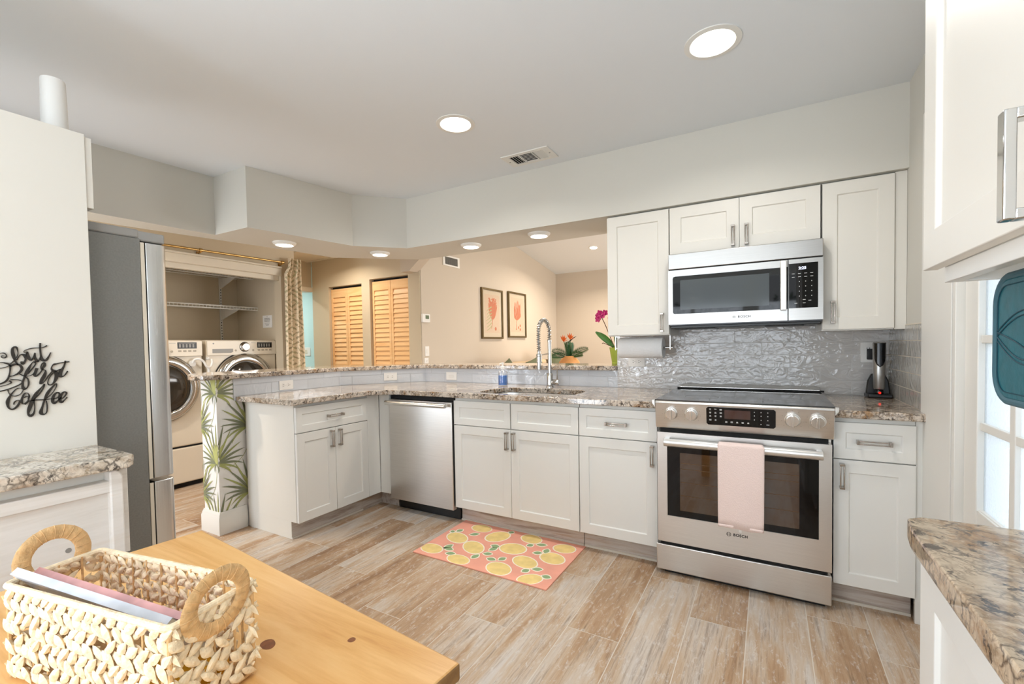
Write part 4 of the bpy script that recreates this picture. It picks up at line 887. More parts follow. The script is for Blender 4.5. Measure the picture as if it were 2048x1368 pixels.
RUGDATA = [[[(-1.082,0.011),(-1.076,-0.007),(-1.077,-0.024),(-1.086,-0.04),(-1.101,-0.053),(-1.121,-0.062),(-1.144,-0.066),(-1.169,-0.064),(-1.192,-0.056),(-1.212,-0.044),(-1.226,-0.029),(-1.233,-0.011),(-1.233,0.008),(-1.224,0.025),(-1.209,0.038),(-1.188,0.047),(-1.163,0.05),(-1.138,0.048),(-1.115,0.04),(-1.095,0.027)],[(-1.137,-0.189),(-1.128,-0.211),(-1.127,-0.232),(-1.134,-0.249),(-1.149,-0.262),(-1.169,-0.27),(-1.195,-0.271),(-1.222,-0.266),(-1.249,-0.254),(-1.273,-0.237),(-1.291,-0.217),(-1.302,-0.194),(-1.304,-0.172),(-1.297,-0.153),(-1.282,-0.139),(-1.26,-0.131),(-1.233,-0.131),(-1.205,-0.137),(-1.177,-0.15),(-1.154,-0.168)],[(-0.929,-0.008),(-0.919,-0.031),(-0.916,-0.058),(-0.921,-0.085),(-0.932,-0.111),(-0.948,-0.133),(-0.969,-0.149),(-0.992,-0.158),(-1.014,-0.158),(-1.035,-0.15),(-1.052,-0.135),(-1.063,-0.113),(-1.067,-0.087),(-1.063,-0.058),(-1.053,-0.031),(-1.036,-0.008),(-1.014,0.009),(-0.99,0.018),(-0.967,0.018),(-0.945,0.009)],[(-0.712,0.008),(-0.707,-0.011),(-0.71,-0.029),(-0.72,-0.045),(-0.736,-0.057),(-0.757,-0.063),(-0.78,-0.064),(-0.803,-0.059),(-0.825,-0.049),(-0.843,-0.033),(-0.856,-0.015),(-0.861,0.005),(-0.859,0.024),(-0.849,0.041),(-0.832,0.053),(-0.811,0.06),(-0.786,0.06),(-0.762,0.054),(-0.74,0.043),(-0.723,0.027)],[(-1.189,-0.375),(-1.181,-0.393),(-1.179,-0.411),(-1.186,-0.428),(-1.2,-0.441),(-1.219,-0.451),(-1.243,-0.455),(-1.268,-0.453),(-1.293,-0.447),(-1.316,-0.435),(-1.333,-0.419),(-1.343,-0.401),(-1.345,-0.382),(-1.339,-0.365),(-1.324,-0.35),(-1.304,-0.341),(-1.279,-0.337),(-1.253,-0.339),(-1.227,-0.347),(-1.205,-0.359)],[(-0.97,-0.256),(-0.96,-0.28),(-0.958,-0.302),(-0.964,-0.322),(-0.978,-0.336),(-0.997,-0.344),(-1.021,-0.345),(-1.047,-0.338),(-1.073,-0.325),(-1.097,-0.306),(-1.115,-0.283),(-1.127,-0.259),(-1.13,-0.235),(-1.124,-0.214),(-1.11,-0.198),(-1.089,-0.19),(-1.064,-0.19),(-1.036,-0.198),(-1.01,-0.212),(-0.987,-0.232)],[(-0.739,-0.144),(-0.732,-0.166),(-0.735,-0.189),(-0.745,-0.21),(-0.762,-0.228),(-0.785,-0.24),(-0.811,-0.247),(-0.839,-0.246),(-0.864,-0.239),(-0.886,-0.225),(-0.902,-0.206),(-0.91,-0.184),(-0.909,-0.161),(-0.899,-0.138),(-0.881,-0.119),(-0.857,-0.106),(-0.829,-0.1),(-0.801,-0.101),(-0.775,-0.11),(-0.753,-0.125)],[(-0.478,-0.013),(-0.475,-0.031),(-0.479,-0.05),(-0.489,-0.067),(-0.505,-0.08),(-0.525,-0.089),(-0.547,-0.093),(-0.569,-0.09),(-0.589,-0.083),(-0.605,-0.07),(-0.616,-0.053),(-0.62,-0.034),(-0.616,-0.015),(-0.606,0.002),(-0.589,0.017),(-0.569,0.026),(-0.546,0.029),(-0.523,0.026),(-0.503,0.018),(-0.487,0.004)],[(-0.96,-0.422),(-0.954,-0.439),(-0.955,-0.455),(-0.964,-0.47),(-0.98,-0.481),(-1.0,-0.488),(-1.024,-0.49),(-1.049,-0.488),(-1.072,-0.48),(-1.092,-0.468),(-1.106,-0.453),(-1.114,-0.437),(-1.113,-0.42),(-1.104,-0.404),(-1.088,-0.393),(-1.066,-0.385),(-1.041,-0.383),(-1.016,-0.386),(-0.992,-0.395),(-0.973,-0.407)],[(-0.696,-0.405),(-0.69,-0.427),(-0.692,-0.447),(-0.701,-0.465),(-0.716,-0.479),(-0.737,-0.487),(-0.762,-0.489),(-0.787,-0.485),(-0.811,-0.474),(-0.832,-0.458),(-0.847,-0.438),(-0.855,-0.416),(-0.855,-0.395),(-0.846,-0.375),(-0.83,-0.361),(-0.807,-0.352),(-0.781,-0.351),(-0.755,-0.356),(-0.73,-0.368),(-0.71,-0.385)],[(-0.597,-0.284),(-0.594,-0.305),(-0.598,-0.323),(-0.61,-0.339),(-0.628,-0.35),(-0.651,-0.355),(-0.676,-0.353),(-0.702,-0.346),(-0.727,-0.333),(-0.746,-0.315),(-0.759,-0.295),(-0.765,-0.274),(-0.761,-0.254),(-0.749,-0.237),(-0.73,-0.225),(-0.705,-0.22),(-0.678,-0.222),(-0.651,-0.231),(-0.627,-0.245),(-0.609,-0.264)],[(-0.481,-0.169),(-0.478,-0.19),(-0.483,-0.21),(-0.495,-0.226),(-0.513,-0.238),(-0.535,-0.244),(-0.56,-0.244),(-0.585,-0.238),(-0.608,-0.225),(-0.627,-0.208),(-0.639,-0.188),(-0.643,-0.166),(-0.639,-0.145),(-0.627,-0.127),(-0.608,-0.114),(-0.584,-0.108),(-0.558,-0.109),(-0.532,-0.117),(-0.509,-0.13),(-0.492,-0.148)],[(-0.508,-0.402),(-0.503,-0.418),(-0.505,-0.437),(-0.513,-0.456),(-0.526,-0.474),(-0.543,-0.488),(-0.563,-0.498),(-0.583,-0.503),(-0.602,-0.501),(-0.618,-0.494),(-0.629,-0.482),(-0.635,-0.466),(-0.634,-0.447),(-0.627,-0.427),(-0.613,-0.409),(-0.595,-0.394),(-0.575,-0.383),(-0.554,-0.379),(-0.534,-0.381),(-0.518,-0.389)]],[(-1.171,-0.13,-1.117,-0.086),(-1.313,-0.15,-1.285,-0.127),(-1.275,-0.13,-1.256,-0.078),(-0.925,0.022,-0.967,0.029),(-0.766,-0.105,-0.734,-0.067),(-0.722,-0.06,-0.657,-0.037),(-1.195,-0.363,-1.178,-0.293),(-1.201,-0.352,-1.13,-0.357),(-0.961,-0.33,-0.973,-0.394),(-0.948,-0.31,-0.892,-0.291),(-0.905,-0.191,-0.966,-0.194),(-0.912,-0.202,-0.936,-0.263),(-1.088,-0.389,-1.15,-0.408),(-0.835,-0.347,-0.897,-0.348),(-0.823,-0.341,-0.8,-0.291),(-0.616,-0.352,-0.644,-0.395),(-0.609,-0.342,-0.551,-0.318),(-0.638,-0.142,-0.692,-0.169),(-0.626,-0.142,-0.632,-0.078),(-0.53,-0.379,-0.474,-0.382)]]
# ================================================================== LIGHT FITTINGS
def can_light(x, y, z, label, group, r=.095, power=9, col=WARM, surf=False, tilt=0.0):
    t = thing('ceiling_downlight', label, 'light', (x, y, z), group)
    R = Matrix.Translation((x, y, z)) @ Matrix.Rotation(tilt, 4, 'X')
    mb = MB(R)
    if surf: mb.lathe([(r, 0), (r*.98, -.008), (r*.80, -.022), (r*.74, -.022), (r*.74, -.016), (r, 0)], (0, 0, 0), 'z', 40, cap=False)
    else: mb.lathe([(r, 0), (r, -.004), (r*.80, -.006), (r*.77, -.0015), (r, 0)], (0, 0, 0), 'z', 40, cap=False)
    mb.build('trim_ring', 'trimw', t)
    zz = -.018 if surf else -.0025
    MB(R).lathe([(0, zz), (r*.76, zz), (r*.76, zz+.001), (0, zz+.001)], (0, 0, 0), 'z', 32).build('lens', 'lens', t, smooth=0)
    l = area('downlight_lamp', (0, 0, 0), (0, 0, 0), r*1.3, r*1.3, power*CANP, col, 'DISK', spread=math.radians(150))
    l.matrix_world = R @ Matrix.Translation((0, 0, zz-.004)); 
    return t
G = 'recessed downlights in the kitchen ceiling'
can_light(.32, -.46, CEIL, 'large lit downlight in the kitchen ceiling nearest the microwave cabinets', G, .108, 12, NEUT)
can_light(-.968, -.465, CEIL, 'lit downlight in the kitchen ceiling beside the air vent', G, .105, 12, NEUT)
G = 'downlights under the bar soffit'
can_light(-2.686, -.34, SB, 'surface downlight under the soffit nearest the laundry curtain', G, .083, 6, WARM, True)
can_light(-2.372, .328, SB, 'surface downlight under the soffit at the bar corner', G, .083, 6, WARM, True)
can_light(-1.554, .511, SB, 'surface downlight under the soffit in front of the wall vent', G, .083, 6, WARM, True)
can_light(-.939, .492, SB, 'surface downlight under the soffit nearest the upper cabinets', G, .083, 6, WARM, True)
can_light(-1.83, 4.229, vz(4.229), 'small bright downlight in the vaulted living room ceiling', None, .075, 70, WARM, False, -math.atan(.157))
can_light(-3.30, -1.7, 2.40, 'added unseen hall downlight in front of the laundry closet', 'hall ceiling downlights', .08, 44, WARM)  # unseen lamp added to light the laundry side of the hall
can_light(-3.95, .98, 2.40, 'hall ceiling downlight in front of the louvered closets', 'hall ceiling downlights', .08, 20, WARM)
can_light(-5.6, .95, 2.399, 'added unseen downlight in the pale aqua room', None, .08, 24, NEUT)  # unseen lamp added to brighten the aqua walls
# ceiling vent
def ceiling_vent():
    t = thing('ceiling_vent', 'white three-way air register in the kitchen ceiling', 'vent', (-.81, .12, CEIL))
    x0, x1, y0, y1 = -.985, -.655, .035, .215; z = CEIL
    f = MB(); f.holed([(x0, y0), (x1, y0), (x1, y1), (x0, y1)], [[(x0+.045, y0+.03), (x0+.045, y1-.03), (x1-.045, y1-.03), (x1-.045, y0+.03)]], z-.008, z); f.build('frame', 'trimw', t, bevel=.002)
    MB().box(x0+.04, x1-.04, y0+.025, y1-.025, z-.0015, z-.0005).build('duct', 'darkgap', t, smooth=0)
    xa, xb = x0+.045, x1-.045; ya, yb = y0+.03, y1-.03
    s = MB()
    def blade(p, q, d): # slanted blade between p and q, offset d
        (ax, ay), (bx, by) = p, q; dx, dy = d
        s.add([(ax, ay, z-.009), (bx, by, z-.009), (bx+dx, by+dy, z-.001), (ax+dx, ay+dy, z-.001), (ax+dx*.1, ay+dy*.1, z-.0105), (bx+dx*.1, by+dy*.1, z-.0105), (bx+dx*1.1, by+dy*1.1, z-.0025), (ax+dx*1.1, ay+dy*1.1, z-.0025)], [(0,1,2,3),(7,6,5,4),(0,4,5,1),(3,2,6,7),(0,3,7,4),(1,5,6,2)])
    for k in range(4): blade((xa+.012+k*.017, ya), (xa+.012+k*.017, yb), (-.010, 0)); blade((xb-.012-k*.017, ya), (xb-.012-k*.017, yb), (.010, 0))
    for k in range(6): y = ya+.008+k*(yb-ya-.01)/6; blade((xa+.078, y), (xb-.078, y), (0, .016))
    s.box(xa+.070, xa+.076, ya, yb, z-.010, z-.001).box(xb-.076, xb-.070, ya, yb, z-.010, z-.001)
    s.build('louvers', 'trimw', t, smooth=0)
    sc = MB(); sc.lathe([(0, -.009), (.005, -.0095), (.005, -.008)], (x0+.022, (y0+y1)/2, z), 'z', 10).lathe([(0, -.009), (.005, -.0095), (.005, -.008)], (x1-.022, (y0+y1)/2, z), 'z', 10); sc.build('screw', 'greyp', t)
ceiling_vent()
# attic hatch trim in the hall ceiling
mb = MB(); mb.holed([(-4.95, .95), (-4.30, .95), (-4.30, 1.45), (-4.95, 1.45)], [[(-4.91, .99), (-4.91, 1.41), (-4.34, 1.41), (-4.34, .99)]], 2.388, 2.40)
o = tag(mb.build('attic_hatch', 'trimc', bevel=.002), 'cream attic hatch frame in the hall ceiling', 'hatch')
MB().box(-4.91, -4.34, .99, 1.41, 2.396, 2.40).build('panel', 'trimc', o, smooth=0)

# ================================================================== WALL PLATES
def duplex(face, x, y, z, label, vert=False, kind='outlet', decora=False, group=None, name='wall_outlet'):
    xf = F(face, x, y, z); t = thing(name, label, kind, (x, y, z), group)
    w, h = (.070, .114) if vert else (.114, .070)
    MB(xf).box(-w/2, w/2, -.006, -.0003, -h/2, h/2).build('face_plate', 'white', t, bevel=.002)
    s = MB(xf)
    if kind == 'outlet':
        for k in (-1, 1):
            cx, cz = (0, k*.0195) if vert else (k*.0195, 0)
            s.lathe([(.0165, -.006), (.0165, -.0075), (0, -.0075)], (cx, 0, cz), 'y', 20, 0)
            for q in (-1, 1):
                if vert: s.box(cx+q*.006-.0013, cx+q*.006+.0013, -.0079, -.0074, cz-.001, cz+.008, 1)
                else: s.box(cx-.008, cx+.001, -.0079, -.0074, cz+q*.006-.0013, cz+q*.006+.0013, 1)
            s.lathe([(.0022, -.0074), (.0022, -.0079), (0, -.0079)], (cx if vert else cx+.008, 0, cz-.008 if vert else cz), 'y', 8, 1)
        s.build('receptacle', ['white', 'ink'], t)
    else:
        s.box(-.012 if vert else -.026, .012 if vert else .026, -.0085, -.006, -.026 if vert else -.012, .026 if vert else .012); s.build('rocker', 'trimw', t, bevel=.001)
    return t
duplex('E', -2.654, -.386, .960, 'white horizontal outlet on the peninsula bar tile, nearest the palm wallpaper')
# chamfer plate
t = thing('wall_outlet', 'white horizontal outlet on the angled bar corner tile', 'outlet', (-2.40, .44, .970))
d_ = Vector((.44, .586, 0)).normalized(); n_ = Vector((d_.y, -d_.x, 0)); o_ = Vector((-2.6565, .1175, .972))+d_*.415+n_*.0015
xf = Matrix(((d_.x, -n_.x, 0, o_.x), (d_.y, -n_.y, 0, o_.y), (0, 0, 1, o_.z), (0, 0, 0, 1)))
MB(xf).box(-.057, .057, -.006, -.0003, -.035, .035).build('face_plate', 'white', t, bevel=.002)
s = MB(xf)
for k in (-1, 1):
    s.lathe([(.0165, -.006), (.0165, -.0075), (0, -.0075)], (k*.0195, 0, 0), 'y', 20, 0)
    for q in (-1, 1): s.box(k*.0195-.008, k*.0195+.001, -.0079, -.0074, q*.006-.0013, q*.006+.0013, 1)
s.build('receptacle', ['white', 'ink'], t)
duplex('S', -1.919, .70, .968, 'white horizontal switch plate on the bar tile left of the soap bottle', kind='switch', name='light_switch')
duplex('S', -.290, .70, 1.100, 'white horizontal outlet below the paper towel roll')
t = duplex('S', 1.003, .70, 1.155, 'pale outlet with a black plug behind the wine opener', vert=True)
MB().box(.995, 1.035, .675, .692, 1.115, 1.175).build('plug', 'blackp', t, bevel=.004)
duplex('E', LV, 1.590, 1.180, 'white switch plate on the living room wall under the thermostat', True, 'switch', name='light_switch')
duplex('E', LV, 1.575, 1.045, 'white outlet low on the living room wall by the bar', True)
t = thing('thermostat', 'white wall thermostat with a small green screen', 'thermostat', (LV, 1.565, 1.56))
MB(F('E', LV, 1.565, 1.562)).box(-.066, .066, -.028, -.0005, -.050, .050).build('housing', 'white', t, bevel=.006)
MB(F('E', LV, 1.565, 1.562)).box(-.020, .040, -.0295, -.0275, -.008, .034).build('screen', 'lcd', t, smooth=0)
t = thing('light_switch', 'white double switch plate on the pale aqua wall beyond the hall', 'switch', (-6.2, 1.35, 1.2))
MB(F('S', -5.42, 1.75, 1.19)).box(-.16, .16, -.006, -.0005, -.062, .062).build('face_plate', 'white', t, bevel=.003)
mb = MB(F('S', -5.42, 1.75, 1.19)); mb.box(-.09, -.03, -.010, -.006, -.03, .03).box(.03, .09, -.010, -.006, -.03, .03); mb.build('rocker', 'trimc', t, bevel=.002)
# living room wall register
t = thing('wall_vent', 'white return air register high on the living room wall', 'vent', (LV, 2.08, 2.30))
xf = F('E', LV, 2.085, 2.295)
MB(xf).holed([(-.16, -.06), (.16, -.06), (.16, .06), (-.16, .06)], [[(-.125, -.042), (-.125, .042), (.125, .042), (.125, -.042)]], 0, .01)
mb = MB(xf @ Matrix.Rotation(PI/2, 4, 'X')); mb.holed([(-.17, -.066), (.17, -.066), (.17, .066), (-.17, .066)], [[(-.13, -.046), (-.13, .046), (.13, .046), (.13, -.046)]], 0.0005, .012); mb.build('frame', 'trimw', t, bevel=.002)
MB(xf).box(-.135, .135, -.0025, -.0005, -.05, .05).build('duct', 'greyp', t, smooth=0)
mb = MB(xf)
for k in range(13): x = -.122+k*.0203; mb.add([(x, -.011, -.046), (x+.009, -.003, -.046), (x+.009, -.003, .046), (x, -.011, .046), (x+.002, -.011, -.046), (x+.011, -.003, -.046), (x+.011, -.003, .046), (x+.002, -.011, .046)], [(0,1,2,3),(7,6,5,4),(0,4,5,1),(3,2,6,7)])
mb.build('louvers', 'trimw', t, smooth=0)

# ================================================================== FAUCET, SOAP, TOWELS
t = thing('kitchen_faucet', 'chrome spring spout kitchen faucet behind the sink', 'faucet', (-.900, .56, CT))
fx, fy = -.900, .56
MB().lathe([(.030, .0005), (.030, .006), (.024, .010), (.023, .10), (.021, .104), (0, .104)], (fx, fy, CT), 'z', 28).build('base', 'chrome', t)
MB().lathe([(.0135, .10), (.0135, .335), (.016, .337), (.016, .350), (0, .350)], (fx, fy, CT), 'z', 20).build('riser', 'chrome', t)
arc = [(fx, fy, CT+.345)]+[(fx, fy-.09+.09*math.cos(a), CT+.405+.09*math.sin(a)) for a in [k*PI/14 for k in range(0, 15)]]+[(fx, fy-.18-.002, 1.245), (fx-.0, fy-.176, 1.18)]
arcs = spline(arc, 4)
MB().tube(arcs, .0065, 10).build('hose', 'greyp', t)
# spring coil round the hose
coil = []; P = [Vector(p) for p in arcs]; Ls = [0]
for i in range(1, len(P)): Ls.append(Ls[-1]+(P[i]-P[i-1]).length)
tot = Ls[-1]; turns = int(tot/.0155); N = turns*9
for k in range(N+1):
    s_ = tot*k/N; i = max(j for j in range(len(Ls)) if Ls[j] <= s_+1e-9); i = min(i, len(P)-2)
    f = (s_-Ls[i])/(Ls[i+1]-Ls[i]+1e-9); p = P[i].lerp(P[i+1], f); tg = (P[i+1]-P[i]).normalized(); u = Vector((1, 0, 0)); w_ = tg.cross(u)
    a = 2*PI*turns*k/N; coil.append(p+(u*math.cos(a)+w_*math.sin(a))*.0130)
MB().tube(coil, .0030, 6).build('spring', 'chrome', t)
MB().lathe([(0, 0), (.012, 0), (.015, .004), (.0155, .05), (.013, .10), (.012, .13), (.009, .14), (0, .14)], (fx, fy-.178, 1.052), 'z', 20).lathe([(.016, .052), (.0185, .055), (.0185, .095), (.016, .098)], (fx, fy-.178, 1.052), 'z', 20, cap=False).build('spray_head', 'chrome', t)
MB().tube([(fx, fy, 1.165), (fx, fy-.165, 1.155)], .005, 10).lathe([(.017, 0), (.02, .004), (.02, .014), (.017, .018)], (fx, fy-.178, 1.148), 'z', 18, cap=False).build('docking_arm', 'chrome', t)
lv = MB(); lv.lathe([(0, 0), (.020, 0), (.021, .004), (.021, .052), (.019, .056), (0, .056)], (fx+.018, fy, CT+.038), 'x', 22); lv.tube([(fx+.058, fy, CT+.05), (fx+.062, fy-.004, CT+.135)], [.005, .004], 10)
lv.build('lever', 'chrome', t)
# soap bottle
t = thing('soap_bottle', 'clear glass soap bottle half full of blue soap behind the sink', 'soap bottle', (-1.305, .56, CT))
sx_, sy_ = -1.305, .555; B0 = CT+.001
prof = [(0, 0), (.036, 0), (.039, .004), (.039, .095), (.036, .108), (.022, .120), (.015, .126), (.015, .136)]
inn = [(.0135, .136), (.0135, .125), (.020, .117), (.034, .105), (.0365, .093), (.0365, .006), (0, .005)]
MB().lathe(prof+inn, (sx_, sy_, B0), 'z', 36, cap=False).build('bottle', 'glass', t, smooth=50)
MB().lathe([(0, .0055), (.0362, .0062), (.0362, .080), (0, .080)], (sx_, sy_, B0), 'z', 32).build('soap', 'soapb', t)
p = MB(); p.lathe([(.017, .128), (.017, .148), (.013, .152), (.006, .153), (.006, .172), (0, .172)], (sx_, sy_, B0), 'z', 20); p.lathe([(.009, .165), (.009, .182), (0, .183)], (sx_, sy_, B0), 'z', 16)
p.tube([(sx_, sy_, B0+.175), (sx_-.004, sy_-.03, B0+.174), (sx_-.005, sy_-.038, B0+.168)], .004, 8); p.tube([(sx_, sy_, B0+.13), (sx_, sy_, B0+.02)], .0025, 6)
p.build('pump', 'white', t)
# paper towel holder + roll
t = thing('paper_towel_holder', 'metal paper towel holder hanging under the left upper cabinet', 'paper towel holder', (-.21, .50, UB))
h = MB(); hy, hz = .50, 1.198
h.tube([(-.378, hy, hz), (-.020, hy, hz)], .006, 12)
for x in (-.378, -.026): h.box(x-.002, x+.002, hy-.010, hy+.010, hz-.012, UB-.0005).box(x-.002, x+.03 if x < -.2 else x+.002, hy-.012, hy+.012, UB-.003, UB-.0005)
h.lathe([(0, 0), (.011, 0), (.013, .004), (.013, .012), (0, .016)], (-.024, hy, hz), 'x', 18)
h.build('bracket', 'chrome', t)
r = MB(); r.lathe([(.018, 0), (.066, 0), (.067, .002), (.067, .278), (.066, .280), (.018, .280), (.018, 0)], (-.348, hy, hz-.0), 'x', 48, cap=False)
r.add([(-.348, hy-.030, hz+.0607), (-.068, hy-.030, hz+.0607), (-.068, hy+.03, hz+.066), (-.348, hy+.03, hz+.066)], [(0, 1, 2, 3)])
tag(r.build('paper_towel_roll', 'paper', smooth=40), 'white paper towel roll on the holder under the left upper cabinet', 'paper towels')
# wine opener
t = thing('wine_opener', 'silver electric wine opener in its black charging stand', 'wine opener', (1.045, .60, CT))
ox, oy = 1.032, .585
st = MB()
st.prism([(ox-.052, CT+.001), (ox+.052, CT+.001), (ox+.052, CT+.03), (ox+.045, CT+.09), (ox+.030, CT+.125), (ox, CT+.135), (ox-.030, CT+.125), (ox-.045, CT+.09), (ox-.052, CT+.03)], 'y', oy+.015, oy+.045)
st.prism([(ox-.052, oy-.048), (ox+.052, oy-.048), (ox+.058, oy+.045), (ox-.058, oy+.045)], 'z', CT+.001, CT+.022)
st.lathe([(.020, .02), (.018, .045), (0, .045)], (ox, oy-.006, CT), 'z', 20)
st.build('charging_stand', 'blackp', t, bevel=.006)
bd = MB(); bd.lathe([(0, .045), (.022, .046), (.025, .052), (.0265, .14), (.028, .24), (.029, .292), (.026, .297), (0, .298)], (ox, oy-.006, CT), 'z', 32)
bd.build('body', mat('satin_silver', (176, 174, 170), .3, .85), t)
ins = MB(); vs = []; n = 16
for j in range(12):
    z = .165+.128*j/11; w_ = math.radians(52)*min(1, (j/11*3.2)**.5 if j else .05)
    for i in range(n+1):
        a = -PI/2-w_+2*w_*i/n; r_ = .0284+.0008; vs.append((ox+r_*math.cos(a), oy-.006+r_*math.sin(a), CT+z))
ins.add(vs, [(j*(n+1)+i, j*(n+1)+i+1, (j+1)*(n+1)+i+1, (j+1)*(n+1)+i) for j in range(11) for i in range(n)])
ins.build('grip_insert', 'blackg', t, recalc=False)
MB().lathe([(0, -.002), (.007, -.0015), (.008, .0), ], (0, 0, 0), 'y', 20).build('button', 'nickel', t).matrix_world
D.objects['button'].matrix_local = Matrix.Translation(Vector((ox, oy-.036, CT+.205))-Vector(t['base'])) @ Matrix.Scale(1.9, 4, (0, 0, 1)); D.objects['button'].matrix_parent_inverse = Matrix.Identity(4)
MB().lathe([(0, 0), (.006, .0), (.006, .003), (0, .004)], (ox-.004, oy-.052, CT+.030), 'y', 14).build('charge_light', 'redled', t)

# ================================================================== RUG
def rug():
    a, b_, c, d = (-1.337, .064), (-.446, .055), (-.450, -.493), (-1.335, -.481)
    mb = MB(); n = 14
    top = []
    def edge(p, q): return [(p[0]+(q[0]-p[0])*k/n, p[1]+(q[1]-p[1])*k/n) for k in range(n)]
    poly = edge(a, b_)+edge(b_, c)+edge(c, d)+edge(d, a)
    mb.prism(poly, 'z', .0008, .0065, 0)
    lem, lv_ = RUGDATA
    def inside(p): return (max(-1.330, min(-.452, p[0])), max(-.4865+.0, min(.060, p[1])))
    for i, L_ in enumerate(lem):
        cx = sum(p[0] for p in L_)/len(L_); cy = sum(p[1] for p in L_)/len(L_)
        out = [inside((cx+(p[0]-cx)*1.0, cy+(p[1]-cy)*1.0)) for p in L_]; inn_ = [inside((cx+(p[0]-cx)*.90, cy+(p[1]-cy)*.90)) for p in L_]
        mb.add([(p[0], p[1], .0067) for p in out], [tuple(range(len(out)))], 2); mb.add([(p[0], p[1], .0069) for p in inn_], [tuple(range(len(inn_)))], 1)
    for x0, y0, x1, y1 in lv_:
        for w_, z, m_ in ((.026, .0070, 2), (.018, .0072, 3)):
            dx, dy = x1-x0, y1-y0; L_ = math.hypot(dx, dy); nx, ny = -dy/L_, dx/L_; e = -.004 if m_ == 2 else .003
            pts = []
            for s_ in (1, -1):
                for k in range(9):
                    q = k/8 if s_ == 1 else 1-k/8; ww = w_*math.sin(PI*min(1, max(.02, q)))**.8*s_
                    u = -e/L_+q*(1+2*e/L_ if m_ == 2 else 1-0*e); u = q*(L_-2*e)/L_+e/L_
                    pts.append(inside((x0+dx*u+nx*ww, y0+dy*u+ny*ww)))
            mb.add([(p[0], p[1], z) for p in pts], [tuple(range(len(pts)))], m_)
    o = mb.build('kitchen_rug', ['coral', 'lemon', 'lemout', 'leafg'], smooth=0, recalc=True)
    tag(o, 'coral pink rug printed with yellow lemons in front of the sink cabinet', 'rug')
rug()

# ================================================================== REFRIGERATOR AND COFFEE WALL
FX = -1.562
t = thing('refrigerator', 'grey sided refrigerator with stainless doors beside the laundry passage', 'refrigerator', (-1.98, -2.2, 0))
MB().box(FX-.82, FX, -2.66, -1.688, .03, 1.660).build('cabinet', 'fside', t, bevel=.004)
MB().box(FX-.80, FX-.01, -1.66, -1.62, .005, .05).box(FX-.78, FX-.03, -2.6, -1.7, 0, .03).build('plinth', 'blackp', t)
def fdoor(z0, z1, lab):
    x0, x1 = FX-.82, FX-.001
    y0, y1 = -1.672, -1.600
    pr = [(x0, y0), (x1, y0), (x1, y1-.022), (x1-.004, y1-.010), (x1-.014, y1-.002), (x1-.030, y1), (x0+.030, y1), (x0+.004, y1-.01), (x0, y1-.022)]
    d = MB().prism(pr, 'z', z0, z1).build('door', 'steelf', t, bevel=.003, smooth=50)
    MB().box(x0+.012, x1-.006, -1.689, -1.670, z0+.006, z1-.006).build('gasket', 'blackp', d, smooth=0)
    MB().box(x1-.0025, x1+.0015, -1.6885, -1.6765, z0+.002, z1-.002).build('edge_trim', 'trimc', d, smooth=0)
    return d
fdoor(.735, 1.648, ''); fdoor(.062, .722, '')
MB().box(FX-.80, FX-.002, -1.90, -1.69, 1.660, 1.694).box(FX-.12, FX-.004, -1.70, -1.605, 1.652, 1.690).build('hinge_cover', 'greyp', t, bevel=.006)
# tall pantry side + over-fridge cabinet
t = thing('tall_cabinet_panel', 'tall cream side panel beside the refrigerator carrying the coffee sign', 'cabinet panel', (-1.50, -2.28, 0))
MB().box(-1.510, -1.490, -2.695, -1.861, 0, 1.966).build('panel', 'cabc', t, bevel=.0012)
t = thing('upper_cabinet', 'cream cabinet above the refrigerator beside the tall panel', 'cabinet', (-1.97, -2.28, 1.72))
MB().box(-2.42, -1.511, -2.695, -1.864, 1.712, 1.966).build('carcass', 'cabc', t, bevel=.001)
for a, b_ in ((-2.418, -1.965), (-1.962, -1.497)):
    m_ = MB(F('N', 0, -1.841)); shaker(m_, -b_, -a, 1.722, 1.960); m_.build('door', 'cabc', t, bevel=.0012)
t = thing('wifi_router', 'white tapered cylinder standing on top of the cream cabinet', 'router', (-1.62, -1.897, 1.966))
MB().lathe([(0, 0), (.0345, 0), (.036, .004), (.0325, .196), (.031, .200), (.026, .200), (.0245, .190), (0, .190)], (-1.62, -1.897, 1.9665), 'z', 36).build('housing', 'white', t, smooth=40)
MB().lathe([(0, 0), (.004, 0), (.004, .002)], (-1.588, -1.885, 1.99), 'x', 10).build('port', 'brass', t)
# sign
def coffee_sign():
    mb = MB(); X = -1.4895
    for st_ in SIGN:
        sp = spline(st_, 7); pts = [Vector((0, p[0], p[1])) for p in sp]; ws = [abs(p[2])*.42 for p in sp]; n = len(pts); vs = []
        for i in range(n):
            d = (pts[min(n-1, i+1)]-pts[max(0, i-1)]); d = d.normalized() if d.length > 1e-9 else Vector((0, 1, 0))
            nn = Vector((0, -d.z, d.y)); w_ = ws[i]
            for q, xx in ((1, X), (-1, X), (-1, X+.005), (1, X+.005)): p = pts[i]+nn*w_*q; vs.append((xx, p.y, p.z))
        fs = [(i*4+k, i*4+(k+1) % 4, (i+1)*4+(k+1) % 4, (i+1)*4+k) for i in range(n-1) for k in range(4)]+[(0, 1, 2, 3), (n*4-1, n*4-2, n*4-3, n*4-4)]
        mb.add(vs, fs)
    tag(mb.build('coffee_sign', 'signm', smooth=30), 'dark cutout wall sign reading but first Coffee with a cup', 'sign')
coffee_sign()
